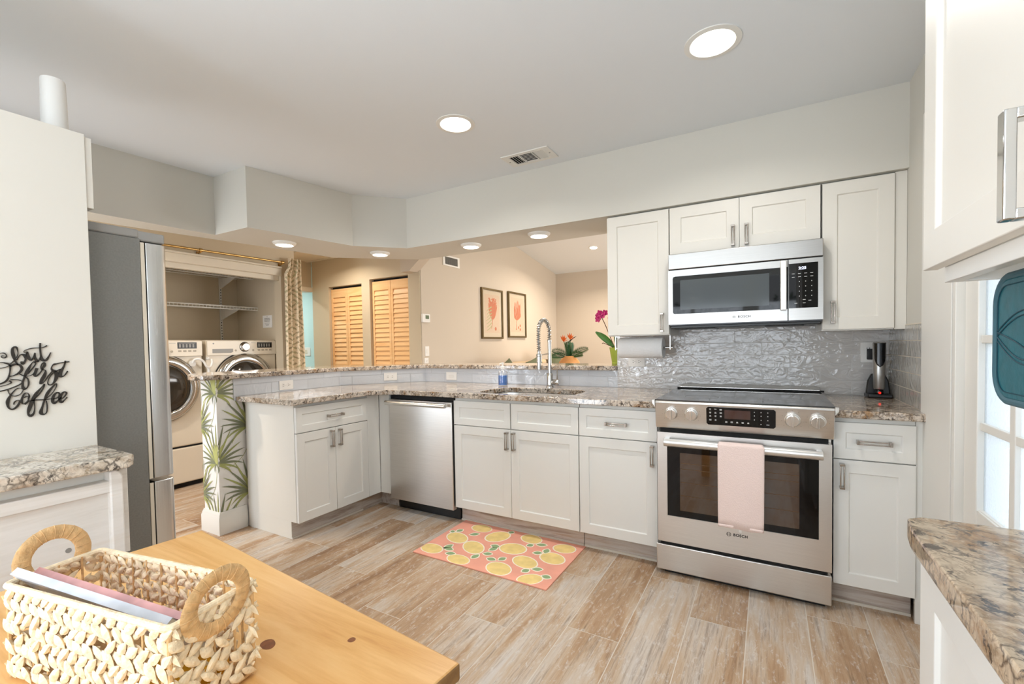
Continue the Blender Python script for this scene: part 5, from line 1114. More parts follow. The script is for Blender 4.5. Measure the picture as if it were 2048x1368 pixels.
# whitewashed base under the coffee counter
t = thing('whitewashed_cabinet', 'whitewashed wooden cabinet under the coffee station counter', 'cabinet', (-1.35, -2.3, 0))
MB().box(-1.488, -1.245, -2.68, -1.893, 0, .8765).build('carcass', 'trimw', t, bevel=.002)
mb = MB(); mb.box(-1.245, -1.222, -2.68, -1.925, .0, .842); mb.build('front_boards', 'wash', t, bevel=.002)
for z0, z1 in ((.806, .842), (0, .05)): MB().box(-1.222, -1.205, -2.68, -1.925, z0, z1).build('rail', 'wash', t, bevel=.003)
mb = MB(); pr = [(-1.928, 0), (-1.896, 0), (-1.896, .852), (-1.903, .866), (-1.915, .874), (-1.928, .870)]
mb.prism(pr, 'x', -1.245, -1.200); mb.build('stile', 'wash', t, bevel=.004)
MB().prism([(-1.895, .60), (-1.872, .60), (-1.872, .8760), (-1.895, .8760)], 'x', -1.262, -1.236).prism([(-1.895, 0), (-1.888, 0), (-1.888, .60), (-1.895, .60)], 'x', -1.262, -1.236).build('side_board', 'wash', t, bevel=.003)
for y, z in ((-2.02, .665), (-2.10, .40)): MB().lathe([(0, 0), (.007, 0), (.007, .0006), (0, .0006)], (-1.2216, y, z), 'x', 12).build('wood_knot', 'greyp', t, smooth=0)

# ================================================================== DINING TABLE
TR = Matrix.Translation((-.800, -1.872, 0)) @ Matrix.Rotation(math.radians(-5.2), 4, 'Z')
t = thing('dining_table', 'honey pine dining table with two dark knots in the foreground', 'table', tuple(TR @ Vector((.46, -.7, 0))))
tp = MB(TR); tp.box(0, .915, -1.5, 0, .722, .75, 0)
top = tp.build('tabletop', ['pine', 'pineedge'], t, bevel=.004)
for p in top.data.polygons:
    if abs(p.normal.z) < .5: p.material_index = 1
def blob(cx, cy, a, b_, ang):
    kn = MB()
    pts = []
    for k in range(18):
        th = 2*PI*k/18; x, y = a*math.cos(th)*(1.25 if math.cos(th) < 0 else 1), b_*math.sin(th)*(1-.35*math.cos(th) if math.cos(th) < 0 else 1); pts.append((cx+x*math.cos(ang)-y*math.sin(ang), cy+x*math.sin(ang)+y*math.cos(ang), .7503))
    kn.add(pts, [tuple(range(18))]); kn.build('wood_knot', 'knot', t, smooth=0)
blob(-.188, -2.070, .013, .010, math.radians(-15)); blob(-.077, -1.997, .0055, .006, 0)
MB(TR).box(.06, .855, -1.44, -.06, .64, .722).build('apron', 'pine', t, bevel=.002)
for x, y in ((.09, -.09), (.825, -.09), (.09, -1.41), (.825, -1.41)):
    MB(TR).prism([(x-.035, y-.035), (x+.035, y-.035), (x+.035, y+.035), (x-.035, y+.035)], 'z', 0, .70).build('leg', 'pine', t, bevel=.006)
# ================================================================== BASKET
bc = Vector((-.301, -2.2075, .7505)); ba = math.radians(10.5)
BX = Matrix.Translation(bc) @ Matrix.Rotation(ba, 4, 'Z')
t = thing('woven_basket', 'rectangular woven natural fibre basket with two ring handles on the pine table', 'basket', tuple(bc))
hx, hy_, hh = .173, .0595, .140
wv = MB(BX); rr = random.Random(11)
def spindle(p, d, nrm, L_, w_, tk, m=0):
    """pointed flat strand piece"""
    d = d.normalized(); nrm = nrm.normalized(); sd = nrm.cross(d); vs = []; n = 7; K = 6
    tw = rr.uniform(-.3, .3)
    for i in range(n):
        q = i/(n-1); r_ = math.sin(PI*(q*.97+.015))**.95*(1+.15*math.cos(PI*q))
        c = p+d*(q-.5)*L_
        for k in range(K):
            a = 2*PI*k/K+tw; vs.append(c+sd*math.cos(a)*w_*r_+nrm*math.sin(a)*tk*r_)
    fs = [(i*K+k, i*K+(k+1) % K, (i+1)*K+(k+1) % K, (i+1)*K+k) for i in range(n-1) for k in range(K)]+[tuple(range(K))[::-1], tuple(range((n-1)*K, n*K))]
    wv.add(vs, fs, m)
rows = 8; rh = .0168
def wall(p0, p1, nrm):
    p0 = Vector(p0); p1 = Vector(p1); nrm = Vector(nrm); d = (p1-p0); L_ = d.length; d.normalize(); n = max(4, int(L_/.0195))
    for r_ in range(rows):
        z = .0145+r_*rh*.97
        sgn = 1 if r_ % 2 else -1
        for k in range(n):
            if r_ not in (0, rows-1) and rr.random() < .08: continue
            c = p0+d*((k+.5+(.25 if r_ % 2 else -.1))/n*L_)+Vector((0, 0, z+rr.uniform(-.0012, .0012)))+nrm*rr.uniform(-.0015, .0025)
            ang = math.radians(rr.uniform(32, 52))*sgn
            dd = d*math.cos(ang)+Vector((0, 0, math.sin(ang)))
            spindle(c, dd, nrm, rr.uniform(.027, .033), rr.uniform(.0058, .0080), rr.uniform(.0034, .0050), 0)
            dd2 = d*math.cos(-ang*.8)+Vector((0, 0, math.sin(-ang*.8)))
            spindle(c+d*.008-nrm*.0045+Vector((0, 0, .002)), dd2, nrm, .024, .005, .003, 0)
wall((-hx, -hy_, 0), (hx, -hy_, 0), (0, -1, 0)); wall((-hx, hy_, 0), (hx, hy_, 0), (0, 1, 0))
wall((-hx, -hy_, 0), (-hx, hy_, 0), (-1, 0, 0)); wall((hx, -hy_, 0), (hx, hy_, 0), (1, 0, 0))
wv.build('woven_walls', 'reed', t, smooth=50, recalc=False)
rm = MB(BX); ring = []
cr_ = .008
for cx, cy, a0 in ((hx-cr_, hy_-cr_, 0), (-hx+cr_, hy_-cr_, 90), (-hx+cr_, -hy_+cr_, 180), (hx-cr_, -hy_+cr_, 270)):
    for k in range(5): a = math.radians(a0+k*22.5); ring.append((cx+(cr_)*math.cos(a), cy+(cr_)*math.sin(a), hh-.002))
rm.tube(ring, .0048, 10, closed=True); rm.build('rim', 'reed', t)
rd = MB(BX)
for k in range(10):
    x = -hx+.02+k*(2*hx-.04)/9
    for y in (-hy_+.004, hy_-.004): rd.tube([(x, y, .004), (x, y, hh)], .0018, 6)
for k in range(3):
    y = -hy_+.03+k*.03
    for x in (-hx+.004, hx-.004): rd.tube([(x, y, .004), (x, y, hh)], .0018, 6)
for sx2 in (-1, 1):
    for sy2 in (-1, 1): rd.tube([(sx2*(hx-.002), sy2*(hy_-.002), .002), (sx2*(hx-.002), sy2*(hy_-.002), hh)], .003, 8)
rd.build('rods', 'reedd', t)
MB(BX).box(-hx+.003, hx-.003, -hy_+.003, hy_-.003, .001, .008).build('bottom', 'reedd', t, bevel=.002)
for s_, zc, tl in ((1, .142, .10), (-1, .154, -.12)):
    R2 = BX @ Matrix.Translation((s_*(hx+.006), 0.0, zc)) @ Matrix.Rotation(tl, 4, 'Y')
    hb = MB(R2); n = 44; vs = []; K = 10
    for i in range(n):
        a = 2*PI*i/n; j = 1+.03*((i % 3) == 0)
        for k in range(K):
            b2 = 2*PI*k/K; r_ = .0365+.0105*math.cos(b2)*j; vs.append((.0036*math.sin(b2)*j, r_*math.cos(a)*1.05, r_*math.sin(a)))
    hb.add(vs, [(i*K+k, i*K+(k+1) % K, ((i+1) % n)*K+(k+1) % K, ((i+1) % n)*K+k) for i in range(n) for k in range(K)])
    for i in range(0, 44, 2): # raffia wraps
        a = 2*PI*(i+.5)/n+rr.uniform(-.05, .05); c = Vector((0, .0365*math.cos(a)*1.05, .0365*math.sin(a))); e = Vector((0, math.cos(a), math.sin(a)))
        pts = [c+Vector((.0040, 0, 0))*math.sin(2*PI*k/12)+e*.0108*math.cos(2*PI*k/12) for k in range(12)]; hb.tube(pts, .0007, 4, closed=True)
    hb.build('handle', 'reedd', t, smooth=60)
# magazines in the basket
def magazine(label, xf, cov, L_=.29, H_=.115, T_=.006):
    t = thing('magazine', label, 'magazine', tuple(xf.translation))
    MB(xf).box(-L_/2, L_/2, -H_, 0, -T_/2+.0006, T_/2-.0006).build('pages', 'pages', t)
    MB(xf).box(-L_/2-.001, L_/2+.001, -H_-.001, .001, T_/2-.0006, T_/2).box(-L_/2-.001, L_/2+.001, -H_-.001, .001, -T_/2, -T_/2+.0006).box(-L_/2-.001, L_/2+.001, .0004, .0012, -T_/2, T_/2).build('cover', cov, t, smooth=0)
    return t
def magxf(x, y, z, rot, tiltx, slope): return BX @ Matrix.Translation((x, y, z)) @ Matrix.Rotation(rot, 4, 'Z') @ Matrix.Rotation(slope, 4, 'Y') @ Matrix.Rotation(tiltx, 4, 'X')
magazine('pale blue edged magazine leaning on the near rim of the basket', magxf(-.016, -.043, .141, math.radians(2), math.radians(126), math.radians(4.5)), 'magb', .315, .085, .011)
magazine('red and grey magazine tucked under the blue one in the basket', magxf(-.010, -.024, .136, math.radians(2), math.radians(126), math.radians(4.5)), 'magr', .30, .085, .009)
mb = MB(BX); mb.box(.055, .150, -.030, .040, .0085, .040); tag(mb.build('snack_packet', 'yell', bevel=.008), 'bright yellow packet lying inside the basket', 'packet')

# ================================================================== RIGHT FOREGROUND
t = base_cab('base_cabinet', 'white base cabinet in the right foreground under the brown veined counter', 'W', .745, -1.475, .46, [(0.003, .457)], [], {}, depth=.352, group=None)
for ch in list(t.children):
    if ch.name.startswith('door'):
        D.objects.remove(ch)
mb = MB(F('W', .745, -1.475)); shaker(mb, .003, .457, DB, .868, rail=.075); mb.build('door', 'cab', t, bevel=.0012)
t2 = base_cab('base_cabinet', 'white base cabinet nearest the viewpoint at the right', 'W', .745, -1.937, .46, [(0.003, .457)], [(0.003, .457)], {}, depth=.352, group=None)
t = thing('upper_cabinet', 'large white upper cabinet in the right foreground with a chrome pull', 'cabinet', (.93, -1.9, 1.33))
MB().box(.778, XW-.001, -2.60, -1.455, 1.348, 2.44).box(.778, .797, -2.60, -1.455, 1.322, 1.348).box(.797, XW-.001, -1.474, -1.455, 1.322, 1.348).build('carcass', 'cab', t, bevel=.001)
mb = MB(F('W', .757, -1.425)); shaker(mb, 0, .455, 1.348, 2.425, rail=.062); d = mb.build('door', 'cabc', t, bevel=.0015)
pb = MB(); Y = -1.845; x0 = .757
pb.box(x0-.036, x0-.026, Y-.008, Y+.008, 1.345, 1.455).box(x0-.027, x0+.0005, Y-.008, Y+.008, 1.345, 1.356).box(x0-.027, x0+.0005, Y-.008, Y+.008, 1.444, 1.455).box(x0-.004, x0+.0005, Y-.008, Y+.008, 1.345, 1.455)
pb.build('handle', 'chrome', d, bevel=.0015)
mb = MB(F('W', .757, -1.883)); shaker(mb, 0, .455, 1.348, 2.425, rail=.062); mb.build('door', 'cabc', t, bevel=.0015)
# pot holder
def potholder():
    X = .842; t = thing('pot_holder', 'quilted teal pot holder hanging from a hook under the right foreground cabinet', 'pot holder', (X, -1.57, 1.325))
    y0, y1, z0, z1, r = -1.675, -1.462, 1.128, 1.322, .045
    def rrect(o, n=8):
        pts = []
        for cy, cz, a0 in ((y1-r, z1-r, 0), (y0+r, z1-r, 90), (y0+r, z0+r, 180), (y1-r, z0+r, 270)):
            for k in range(n+1): a = math.radians(a0+90*k/n); pts.append((cy+(r+o)*math.cos(a), cz+(r+o)*math.sin(a)))
        return pts
    body = rrect(-.004); MB().prism(body, 'x', X-.0045, X+.0045).build('pad', 'teal', t, bevel=.003)
    MB().tube([(X, p[0], p[1]) for p in rrect(0)], .0062, 10, closed=True).build('binding', 'tealb', t)
    st = MB()
    pts = rrect(-.014, 6); st.tube([(X-.0052, p[0], p[1]) for p in pts], .0009, 5, closed=True)
    yc, zc = (y0+y1)/2, (z0+z1)/2-.0
    def arcs_(c0, c1, bulge):
        return [(X-.0050, c0[0]+(c1[0]-c0[0])*k/14, c0[1]+(c1[1]-c0[1])*k/14+bulge*math.sin(PI*k/14)) for k in range(15)]
    for o in (0, .007):
        st.tube(arcs_((y1-.014, zc+.012-o), (y0+.014, zc+.012-o), .030), .0011, 5); st.tube(arcs_((y1-.014, zc-.004+o), (y0+.014, zc-.004+o), -.034), .0011, 5)
    st.tube(arcs_((y1-.014, zc+.010), (y0+.014, zc-.060), .01), .0011, 5)
    st.build('stitching', 'tealst', t)
    MB().tube([(X, -1.60, 1.327), (X, -1.602, 1.337), (X, -1.592, 1.341), (X, -1.588, 1.334)], .0025, 8).build('loop', 'tealb', t)
    t = thing('cup_hook', 'small copper hook screwed under the right foreground cabinet', 'hook', (X, -1.597, 1.347))
    MB().tube([(X, -1.590, 1.3475), (X, -1.590, 1.340), (X, -1.598, 1.333), (X, -1.604, 1.338)], .0022, 8).build('wire', mat('copper', (170, 90, 60), .3, .9), t)
potholder()
# ================================================================== LAUNDRY
MF = -4.05
def laundry_machine(name, label, y0, washer):
    y1 = y0+.686-.004; t = thing(name, label, name.replace('_', ' '), (MF-.38, (y0+y1)/2, 0), 'washer and dryer pair in the laundry closet')
    xf = F('E', MF, y0)
    w_ = .682
    MB(xf).box(0, w_, .012, .70, .375, 1.330).build('housing', 'appl', t, bevel=.012, seg=3)
    MB(xf).box(.004, w_-.004, .0, .69, .045, .360).build('pedestal_drawer', 'appl', t, bevel=.012, seg=3)
    MB(xf).box(.01, w_-.01, .02, .68, .358, .378).box(.03, w_-.03, .04, .66, 0.0, .046).build('seam', 'darkgap', t, smooth=0)
    p = MB(xf); p.prism([(.004, 1.182), (w_-.004, 1.182), (w_-.004, 1.322), (.004, 1.322)], 'y', -.006, .014); pn = p.build('control_panel', 'appl', t, bevel=.004)
    kx = .345 if washer else .348
    k = MB(xf); k.lathe([(.046, -.004), (.046, -.012), (.040, -.020), (.036, -.034), (.033, -.037), (0, -.037)], (kx, 0, 1.262), 'y', 32); k.build('dial', 'nickel', pn)
    k = MB(xf); k.lathe([(.050, -.0055), (.050, -.009), (0, -.009)], (kx, 0, 1.262), 'y', 32); k.build('dial_ring', 'ink', pn)
    dx0 = .475
    dp = MB(xf); dp.box(dx0, dx0+.155, -.0075, -.004, 1.252, 1.308, 0)
    for i in range(5): dp.box(dx0+.012+i*.027, dx0+.026+i*.027, -.0080, -.0074, 1.262, 1.293, 1)
    dp.box(dx0+.01, dx0+.145, -.0080, -.0074, 1.299, 1.302, 1)
    dp.build('display', ['blackp', 'greyp'], pn, smooth=0)
    bt = MB(xf)
    for i in range(4): bt.box(dx0+.004+i*.040, dx0+.030+i*.040, -.0085, -.005, 1.222, 1.238)
    bt.lathe([(.011, -.005), (.010, -.009), (0, -.009)], (kx+.085, 0, 1.228), 'y', 14).lathe([(.011, -.005), (.010, -.009), (0, -.009)], (kx-.088, 0, 1.228), 'y', 14)
    bt.build('button', mat('button_warm_grey', (176, 166, 150), .4) if 'button_warm_grey' not in D.materials else D.materials['button_warm_grey'], pn, bevel=.002)
    dw = MB(xf); dw.prism([(.045, 1.205), (.215, 1.205), (.235, 1.215), (.235, 1.245), (.045, 1.245)], 'y', -.0078, -.004); dw.build('detergent_drawer', 'greyp', pn, bevel=.002)
    lb = MB(xf); lb.lathe([(.0075, -.0062), (.0075, -.0066), (0, -.0066)], (.056, 0, 1.296), 'y', 14); lb.text('LG', .015, TX('E', 0, 0, 0) if False else xf @ Matrix.Translation((.082, -.0066, 1.296)) @ Matrix.Rotation(PI/2, 4, 'X'), .0003, bold=.0003)
    for z, w2 in ((1.300, .05), (1.168, .03)): lb.box(w_-.27, w_-.27+w2, -.0064, -.0058, z, z+.003)
    lb.build('brand_mark', 'greyp', pn, smooth=0)
    cz = .905; cx = .345
    rg = MB(xf); rg.lathe([(.292, .012), (.290, -.018), (.268, -.038), (.235, -.046), (.212, -.036), (.205, -.016), (.292, .012)], (cx, 0, cz), 'y', 64, cap=False); dr = rg.build('door_ring', 'chrome', t, smooth=60)
    gl = MB(xf); gl.lathe([(.212, -.030), (.18, -.052), (.12, -.068), (.05, -.074), (0, -.075)], (cx, 0, cz), 'y', 48, cap=False); gl.build('door_glass', 'drum', dr, smooth=60)
    MB(xf).lathe([(.298, .013), (.298, .004), (.290, .003)], (cx, 0, cz), 'y', 64, cap=False).build('door_gap', 'ink', dr)
    return t
laundry_machine('clothes_washer', 'white front loading washer on a pedestal, partly behind the refrigerator', -.272-.686+.0, True)
laundry_machine('clothes_dryer', 'white front loading dryer on a pedestal beside the patterned curtain', -.240, False)
# door prop strap between the machines
t = thing('door_prop', 'white bendy magnetic door prop stuck to the machine fronts', 'door prop', (-4.0, -.3, 1.1))
mb = MB(); pth = spline([(-4.035, -.37, 1.12), (-4.02, -.36, 1.15), (-3.995, -.33, 1.155), (-3.99, -.30, 1.13), (-3.99, -.275, 1.085), (-3.99, -.245, 1.08), (-3.995, -.225, 1.12), (-4.01, -.222, 1.15)], 6)
mb.tube(pth, .010, 10); mb.build('strap', 'white', t)
mb = MB(); mb.lathe([(0, 0), (.028, 0), (.03, .004), (.028, .014), (0, .016)], (MF, -.37, 1.115), 'x', 20).lathe([(0, 0), (.014, 0), (.014, .02), (0, .024)], (MF, -.237, 1.155), 'x', 14); mb.tube([(-4.02, -.245, 1.08), (-4.02, -.240, .98)], .012, 8); mb.build('magnet', 'white', t)
tag(MB().box(-4.09, -4.03, -.70, -.555, 0.0005, .05).build('floor_box', 'white', bevel=.008), 'small white plastic block on the floor in front of the washer', 'block')
# wire shelves
def wire_shelf(z, x1, y1, label):
    t = thing('wire_shelf', label, 'shelf', (-4.6, -.4, z), 'wire shelves over the washer and dryer')
    xb = -4.755; y0 = -1.3
    m = MB(); 
    for x in (x1, xb+.01): m.tube([(x, y0, z), (x, y1, z)], .006, 6)
    m.tube([(x1, y0, z-.028), (x1, y1, z-.028)], .006, 6)
    n = int((y1-y0)/.032)
    for k in range(n+1):
        y = y0+(y1-y0)*k/n; m.tube([(xb+.01, y, z+.002), (x1, y, z+.002)], .0022, 5); m.tube([(x1+.002, y, z), (x1+.002, y, z-.028)], .0024, 5)
    m.build('wire_deck', 'trimw', t, smooth=40)
    for y in (-.50, .265):
        MB().add([(xb, y-.005, z-.012), (x1+.02, y-.005, z-.012), (xb, y-.005, z-.13), (xb, y+.005, z-.012), (x1+.02, y+.005, z-.012), (xb, y+.005, z-.13)], [(0,1,2),(5,4,3),(0,3,4,1),(1,4,5,2),(2,5,3,0)]).build('bracket', 'trimw', t, smooth=0)
    return t
wire_shelf(2.035, -4.43, .445, 'upper white wire shelf in the laundry closet'); wire_shelf(1.690, -4.37, .447, 'lower white wire shelf in the laundry closet')
for i, y in enumerate((-.50, .265)):
    t = thing('shelf_standard', ('slotted shelf standard near the refrigerator edge', 'slotted shelf standard near the closet corner')[i], 'shelf rail', (-4.755, y, 1.7), 'slotted shelf standards')
    MB().box(-4.7595, -4.745, y-.011, y+.011, 1.15, 2.12).build('rail', 'trimw', t, bevel=.001)
    s = MB()
    for k in range(32): s.box(-4.7452, -4.7445, y-.0035, y+.0035, 1.17+k*.03, 1.185+k*.03)
    s.build('slots', 'ink', t, smooth=0)
t = thing('laundry_card', 'small white printed card stuck on the closet side wall', 'card', (-4.19, .449, 1.53))
MB().box(-4.275, -4.112, .445, .4495, 1.468, 1.600).build('card', 'white', t)
s = MB()
for z, w_, h in ((1.582, .02, .006), (1.562, .10, .010), (1.547, .11, .010), (1.532, .10, .010), (1.514, .09, .006), (1.500, .07, .005), (1.488, .05, .004)):
    n = max(2, int(w_/.012)); 
    for k in range(n): s.box(-4.193-w_/2+k*w_/n, -4.193-w_/2+(k+.72)*w_/n, .4444, .4451, z, z+h)
s.build('print', 'greyp', t, smooth=0)
# curtain rod and curtain
t = thing('curtain_rod', 'thin brass curtain rod across the laundry opening', 'curtain rod', (-3.80, -.4, 2.1))
mb = MB(); RX = -3.795; mb.tube([(RX, -1.25, 2.098), (RX, .40, 2.118)], .010, 12); mb.build('rod', 'brass', t)
for y in (-.385, .375):
    z = 2.098+(y+1.25)/1.65*.02
    MB().tube([(RX, y, z-.016), (LX+.0, y, z-.03)], .006, 8).tube([(RX, y-.012, z), (RX, y+.012, z)], .016, 14).box(LX, LX+.004, y-.012, y+.012, z-.06, z-.005).build('bracket', 'brass', t)
def curtain():
    t = thing('laundry_curtain', 'cream curtain with an olive diamond leaf print gathered at the laundry opening', 'curtain', (-3.79, .48, 0))
    mb = MB(); nu, nv = 60, 26; uvs = []
    for j in range(nv):
        v = j/(nv-1); z = 2.165-v*2.10; fl = 1 if v > .05 else v/.05
        for i in range(nu):
            u = i/(nu-1); a0 = .372-.035*v if v > 0 else .372; b0 = .560+.05*v
            if v < .045: a0 = .415; 
            y = a0+(b0-a0)*u; x = -3.77+.028*math.sin(u*PI*7+.8*v)+.012*math.sin(u*PI*3+1)
            mb.v.append(Vector((x, y, z))); uvs.append((u*1.0, v))
    mb.f = [[j*nu+i, j*nu+i+1, (j+1)*nu+i+1, (j+1)*nu+i] for j in range(nv-1) for i in range(nu-1)]; mb.m = [0]*len(mb.f)
    o = mb.build('drape', 'curtain', t, recalc=False, smooth=80, solid=.002)
    uv = o.data.uv_layers.new(name='UVMap')
    for lp in o.data.loops: uv.data[lp.index].uv = uvs[lp.vertex_index]
curtain()

# ================================================================== LIVING ROOM
def coral_print(y0, y1, z0, z1, label, kind):
    t = thing('framed_print', label, 'picture', (LV, (y0+y1)/2, z0), 'pair of coral prints')
    xf = F('E', LV, y0, z0); w_, h = y1-y0, z1-z0; f = .026
    mb = MB(xf); 
    mb.box(0, f, -.032, -.001, 0, h).box(w_-f, w_, -.032, -.001, 0, h).box(f, w_-f, -.032, -.001, 0, f).box(f, w_-f, -.032, -.001, h-f, h); mb.build('frame', 'gold', t, bevel=.002)
    MB(xf).box(f, w_-f, -.014, -.002, f, h-f).build('mat_board', 'matb', t, smooth=0)
    a = .085; p = MB(xf); p.box(a, w_-a, -.0150, -.0139, a, h-a, 0)
    rr = random.Random(kind)
    cx = w_/2+(.01 if kind == 1 else 0); 
    sk = [0]
    def stroke(pts, ws, m=1, y=-.0152):
        sk[0] += 1; y -= sk[0]*.000012
        n = len(pts); vs = []
        for i in range(n):
            dx = pts[min(n-1, i+1)][0]-pts[max(0, i-1)][0]; dz = pts[min(n-1, i+1)][1]-pts[max(0, i-1)][1]; L_ = math.hypot(dx, dz) or 1
            for q in (1, -1): vs.append((pts[i][0]-dz/L_*ws[i]*q, y, pts[i][1]+dx/L_*ws[i]*q))
        p.add(vs, [(i*2, i*2+1, i*2+3, i*2+2) for i in range(n-1)], m)
    def q3(p0, p1, p2, w0, w1, m=1, n=8, end=0.0):
        pts = []; ws = []
        for i in range(n+1):
            t_ = i/n; pts.append(tuple((1-t_)**2*a_+2*t_*(1-t_)*b2+t_*t_*c_ for a_, b2, c_ in zip(p0, p1, p2))); ws.append(w0+(w1-w0)*t_+end*math.exp(-((t_-.8)/.16)**2))
        stroke(pts, ws, m)
    base = (cx-.005, a+.19); top = h-a-.035
    if kind == 1:
        q3((cx-.045, a+.06), (cx-.01, a+.10), base, .005, .007)
        for k in range(58):
            an = rr.uniform(-1, 1); rad = rr.uniform(.35, 1); tx = cx+an*.125*rad**.5; tz = base[1]+.03+rad*(top-base[1]-.03)*(1-.28*an*an)
            q3(base, (cx+an*.10, base[1]+(tz-base[1])*.35), (tx, tz), .0045, .003, 1, 8, .009 if rad > .5 else .006)
        for k in range(22):
            an = rr.uniform(-1, 1); x = cx+(.055 if an > 0 else -.055)+rr.uniform(-.045, .045); z = top-.05+rr.uniform(-.05, .04); q3((x-.018, z-.012), (x, z+.012), (x+.018, z-.008), .008, .008)
        for k in range(7): an = math.pi*2*k/7; q3((cx+.075, a+.060), (cx+.075+.012*math.cos(an), a+.060+.012*math.sin(an)), (cx+.075+.026*math.cos(an), a+.060+.026*math.sin(an)), .013, .010)
        for k in range(7): q3((a+.02+rr.uniform(0, .03), a+.03+k*.045), (cx-.08, a+.06+k*.05), (cx-.03, a+.10+k*.045), .004, .010, 2)
    else:
        b0 = (cx-.035, a+.045); q3(b0, (cx-.035, a+.12), (cx-.01, base[1]), .006, .006); q3((b0[0]-.012, b0[1]), (b0[0], b0[1]+.004), (b0[0]+.012, b0[1]), .012, .012)
        base = (cx-.01, base[1])
        for k in range(64):
            an = rr.uniform(-1, 1); rad = rr.uniform(.2, 1); tx = cx+.01+an*.105; tz = base[1]+.02+rad*(top-base[1]-.02)*(1-.12*an*an)
            q3(base, (cx+an*.12, base[1]+(tz-base[1])*.25), (tx, tz), .004, .001, 1, 8, .0065)
            q3((tx+rr.uniform(-.004, .004), tz-.05), (tx+rr.uniform(-.012, .012), tz-.02), (tx, tz), .0075, .0015)
        for x, z in ((cx+.035, a+.075), (cx+.095, a+.105), (cx+.095, a+.045)): q3((x-.018, z), (x, z), (x+.018, z), .018, .018)
    p.build('coral_artwork', ['printp', 'printo', 'printg'], t, smooth=0, recalc=False)
    MB(xf).box(f, w_-f, -.018, -.0172, f, h-f).build('glazing', 'winglass', t, smooth=0)
coral_print(2.735, 3.300, 1.330, 2.045, 'left framed coral print with a large red orange round at its foot', 1)
coral_print(3.470, 4.040, 1.352, 2.060, 'right framed coral print with small square swatches at its foot', 2)
# sofa along the wall
t = thing('sofa', 'beige linen sofa under the coral prints', 'sofa', (-2.45, 3.4, 0))
MB().box(-2.90, -2.05, 2.10, 4.55, .08, .42).build('base', 'sofa', t, bevel=.03, seg=3)
MB().box(-2.90, -2.62, 2.10, 4.55, .40, .965).build('back', 'sofa', t, bevel=.05, seg=4)
for y in (2.10, 4.35): MB().box(-2.90, -2.05, y, y+.20, .40, .66).build('armrest', 'sofa', t, bevel=.05, seg=4)
for k in range(3): MB().box(-2.62, -2.06, 2.31+k*.68, 2.98+k*.68, .42, .56).build('seat_cushion', 'sofa', t, bevel=.04, seg=4)
for k in range(2): MB().box(-2.66, -2.50, 2.32+k*1.02, 3.33+k*1.02, .56, 1.0).build('back_cushion', 'sofa', t, bevel=.04, seg=4)
for x, y in ((-2.85, 2.2), (-2.12, 2.2), (-2.85, 4.45), (-2.12, 4.45)): MB().box(x-.03, x+.03, y-.03, y+.03, 0, .085).build('leg', 'stemm', t)
def cushion(y, z, s_, tl, label, x=-2.46):
    t = thing('throw_pillow', label, 'pillow', (x, y, z-s_/2), 'olive throw pillows on the sofa')
    R = Matrix.Translation((x, y, z)) @ Matrix.Rotation(tl, 4, 'X') @ Matrix.Rotation(math.radians(-14), 4, 'Y')
    mb = MB(R); n = 12
    for sg in (1, -1):
        def fn(u, v): 
            a, b_ = 2*u-1, 2*v-1; q = (1-a**4)*(1-b_**4); return (sg*.075*q**.5, a*s_/2*(1-.06*(1-abs(b_)**2)), b_*s_/2*(1-.06*(1-abs(a)**2)))
        mb.grid(n, n, fn)
    mb.build('cover', 'cushg', t, smooth=80)
cushion(2.62, .80, .42, .35, 'olive throw pillow at the near end of the beige sofa'); cushion(3.38, .83, .42, .2, 'olive throw pillow in the middle of the beige sofa', -2.42); cushion(4.08, .86, .46, -.3, 'large olive throw pillow at the far end of the beige sofa', -2.42)
# console, vase, flowers
t = thing('console_table', 'narrow tan console table behind the bar', 'console table', (-1.7, 3.05, 0))
MB().box(-1.98, -1.1, 2.85, 3.25, .83, .86).build('tabletop', 'tanw', t, bevel=.004)
for x, y in ((-1.95, 2.88), (-1.13, 2.88), (-1.95, 3.22), (-1.13, 3.22)): MB().box(x-.02, x+.02, y-.02, y+.02, 0, .83).build('leg', 'tanw', t)
t = thing('orange_vase', 'round ribbed orange vase on the console table', 'vase', (-1.75, 3.0, .861))
n = 72; prof = [(0, 0), (.07, 0), (.115, .04), (.138, .09), (.132, .14), (.098, .185), (.062, .205), (.058, .218), (.05, .215), (.05, .19), (0, .18)]
mb = MB(); k = len(prof); vs = []
for i in range(n):
    a = 2*PI*i/n; rf = 1+.016*(i % 2)
    for r_, z in prof: vs.append((-1.75+r_*rf*math.cos(a), 3.0+r_*rf*math.sin(a), .861+z))
mb.add(vs, [(i*k+q, ((i+1) % n)*k+q, ((i+1) % n)*k+q+1, i*k+q+1) for i in range(n) for q in range(k-1)]); mb.build('body', 'vaso', t, smooth=60)
t = thing('tropical_bouquet', 'bird of paradise flowers with palm fronds in the orange vase', 'flowers', (-1.75, 3.0, 1.07))
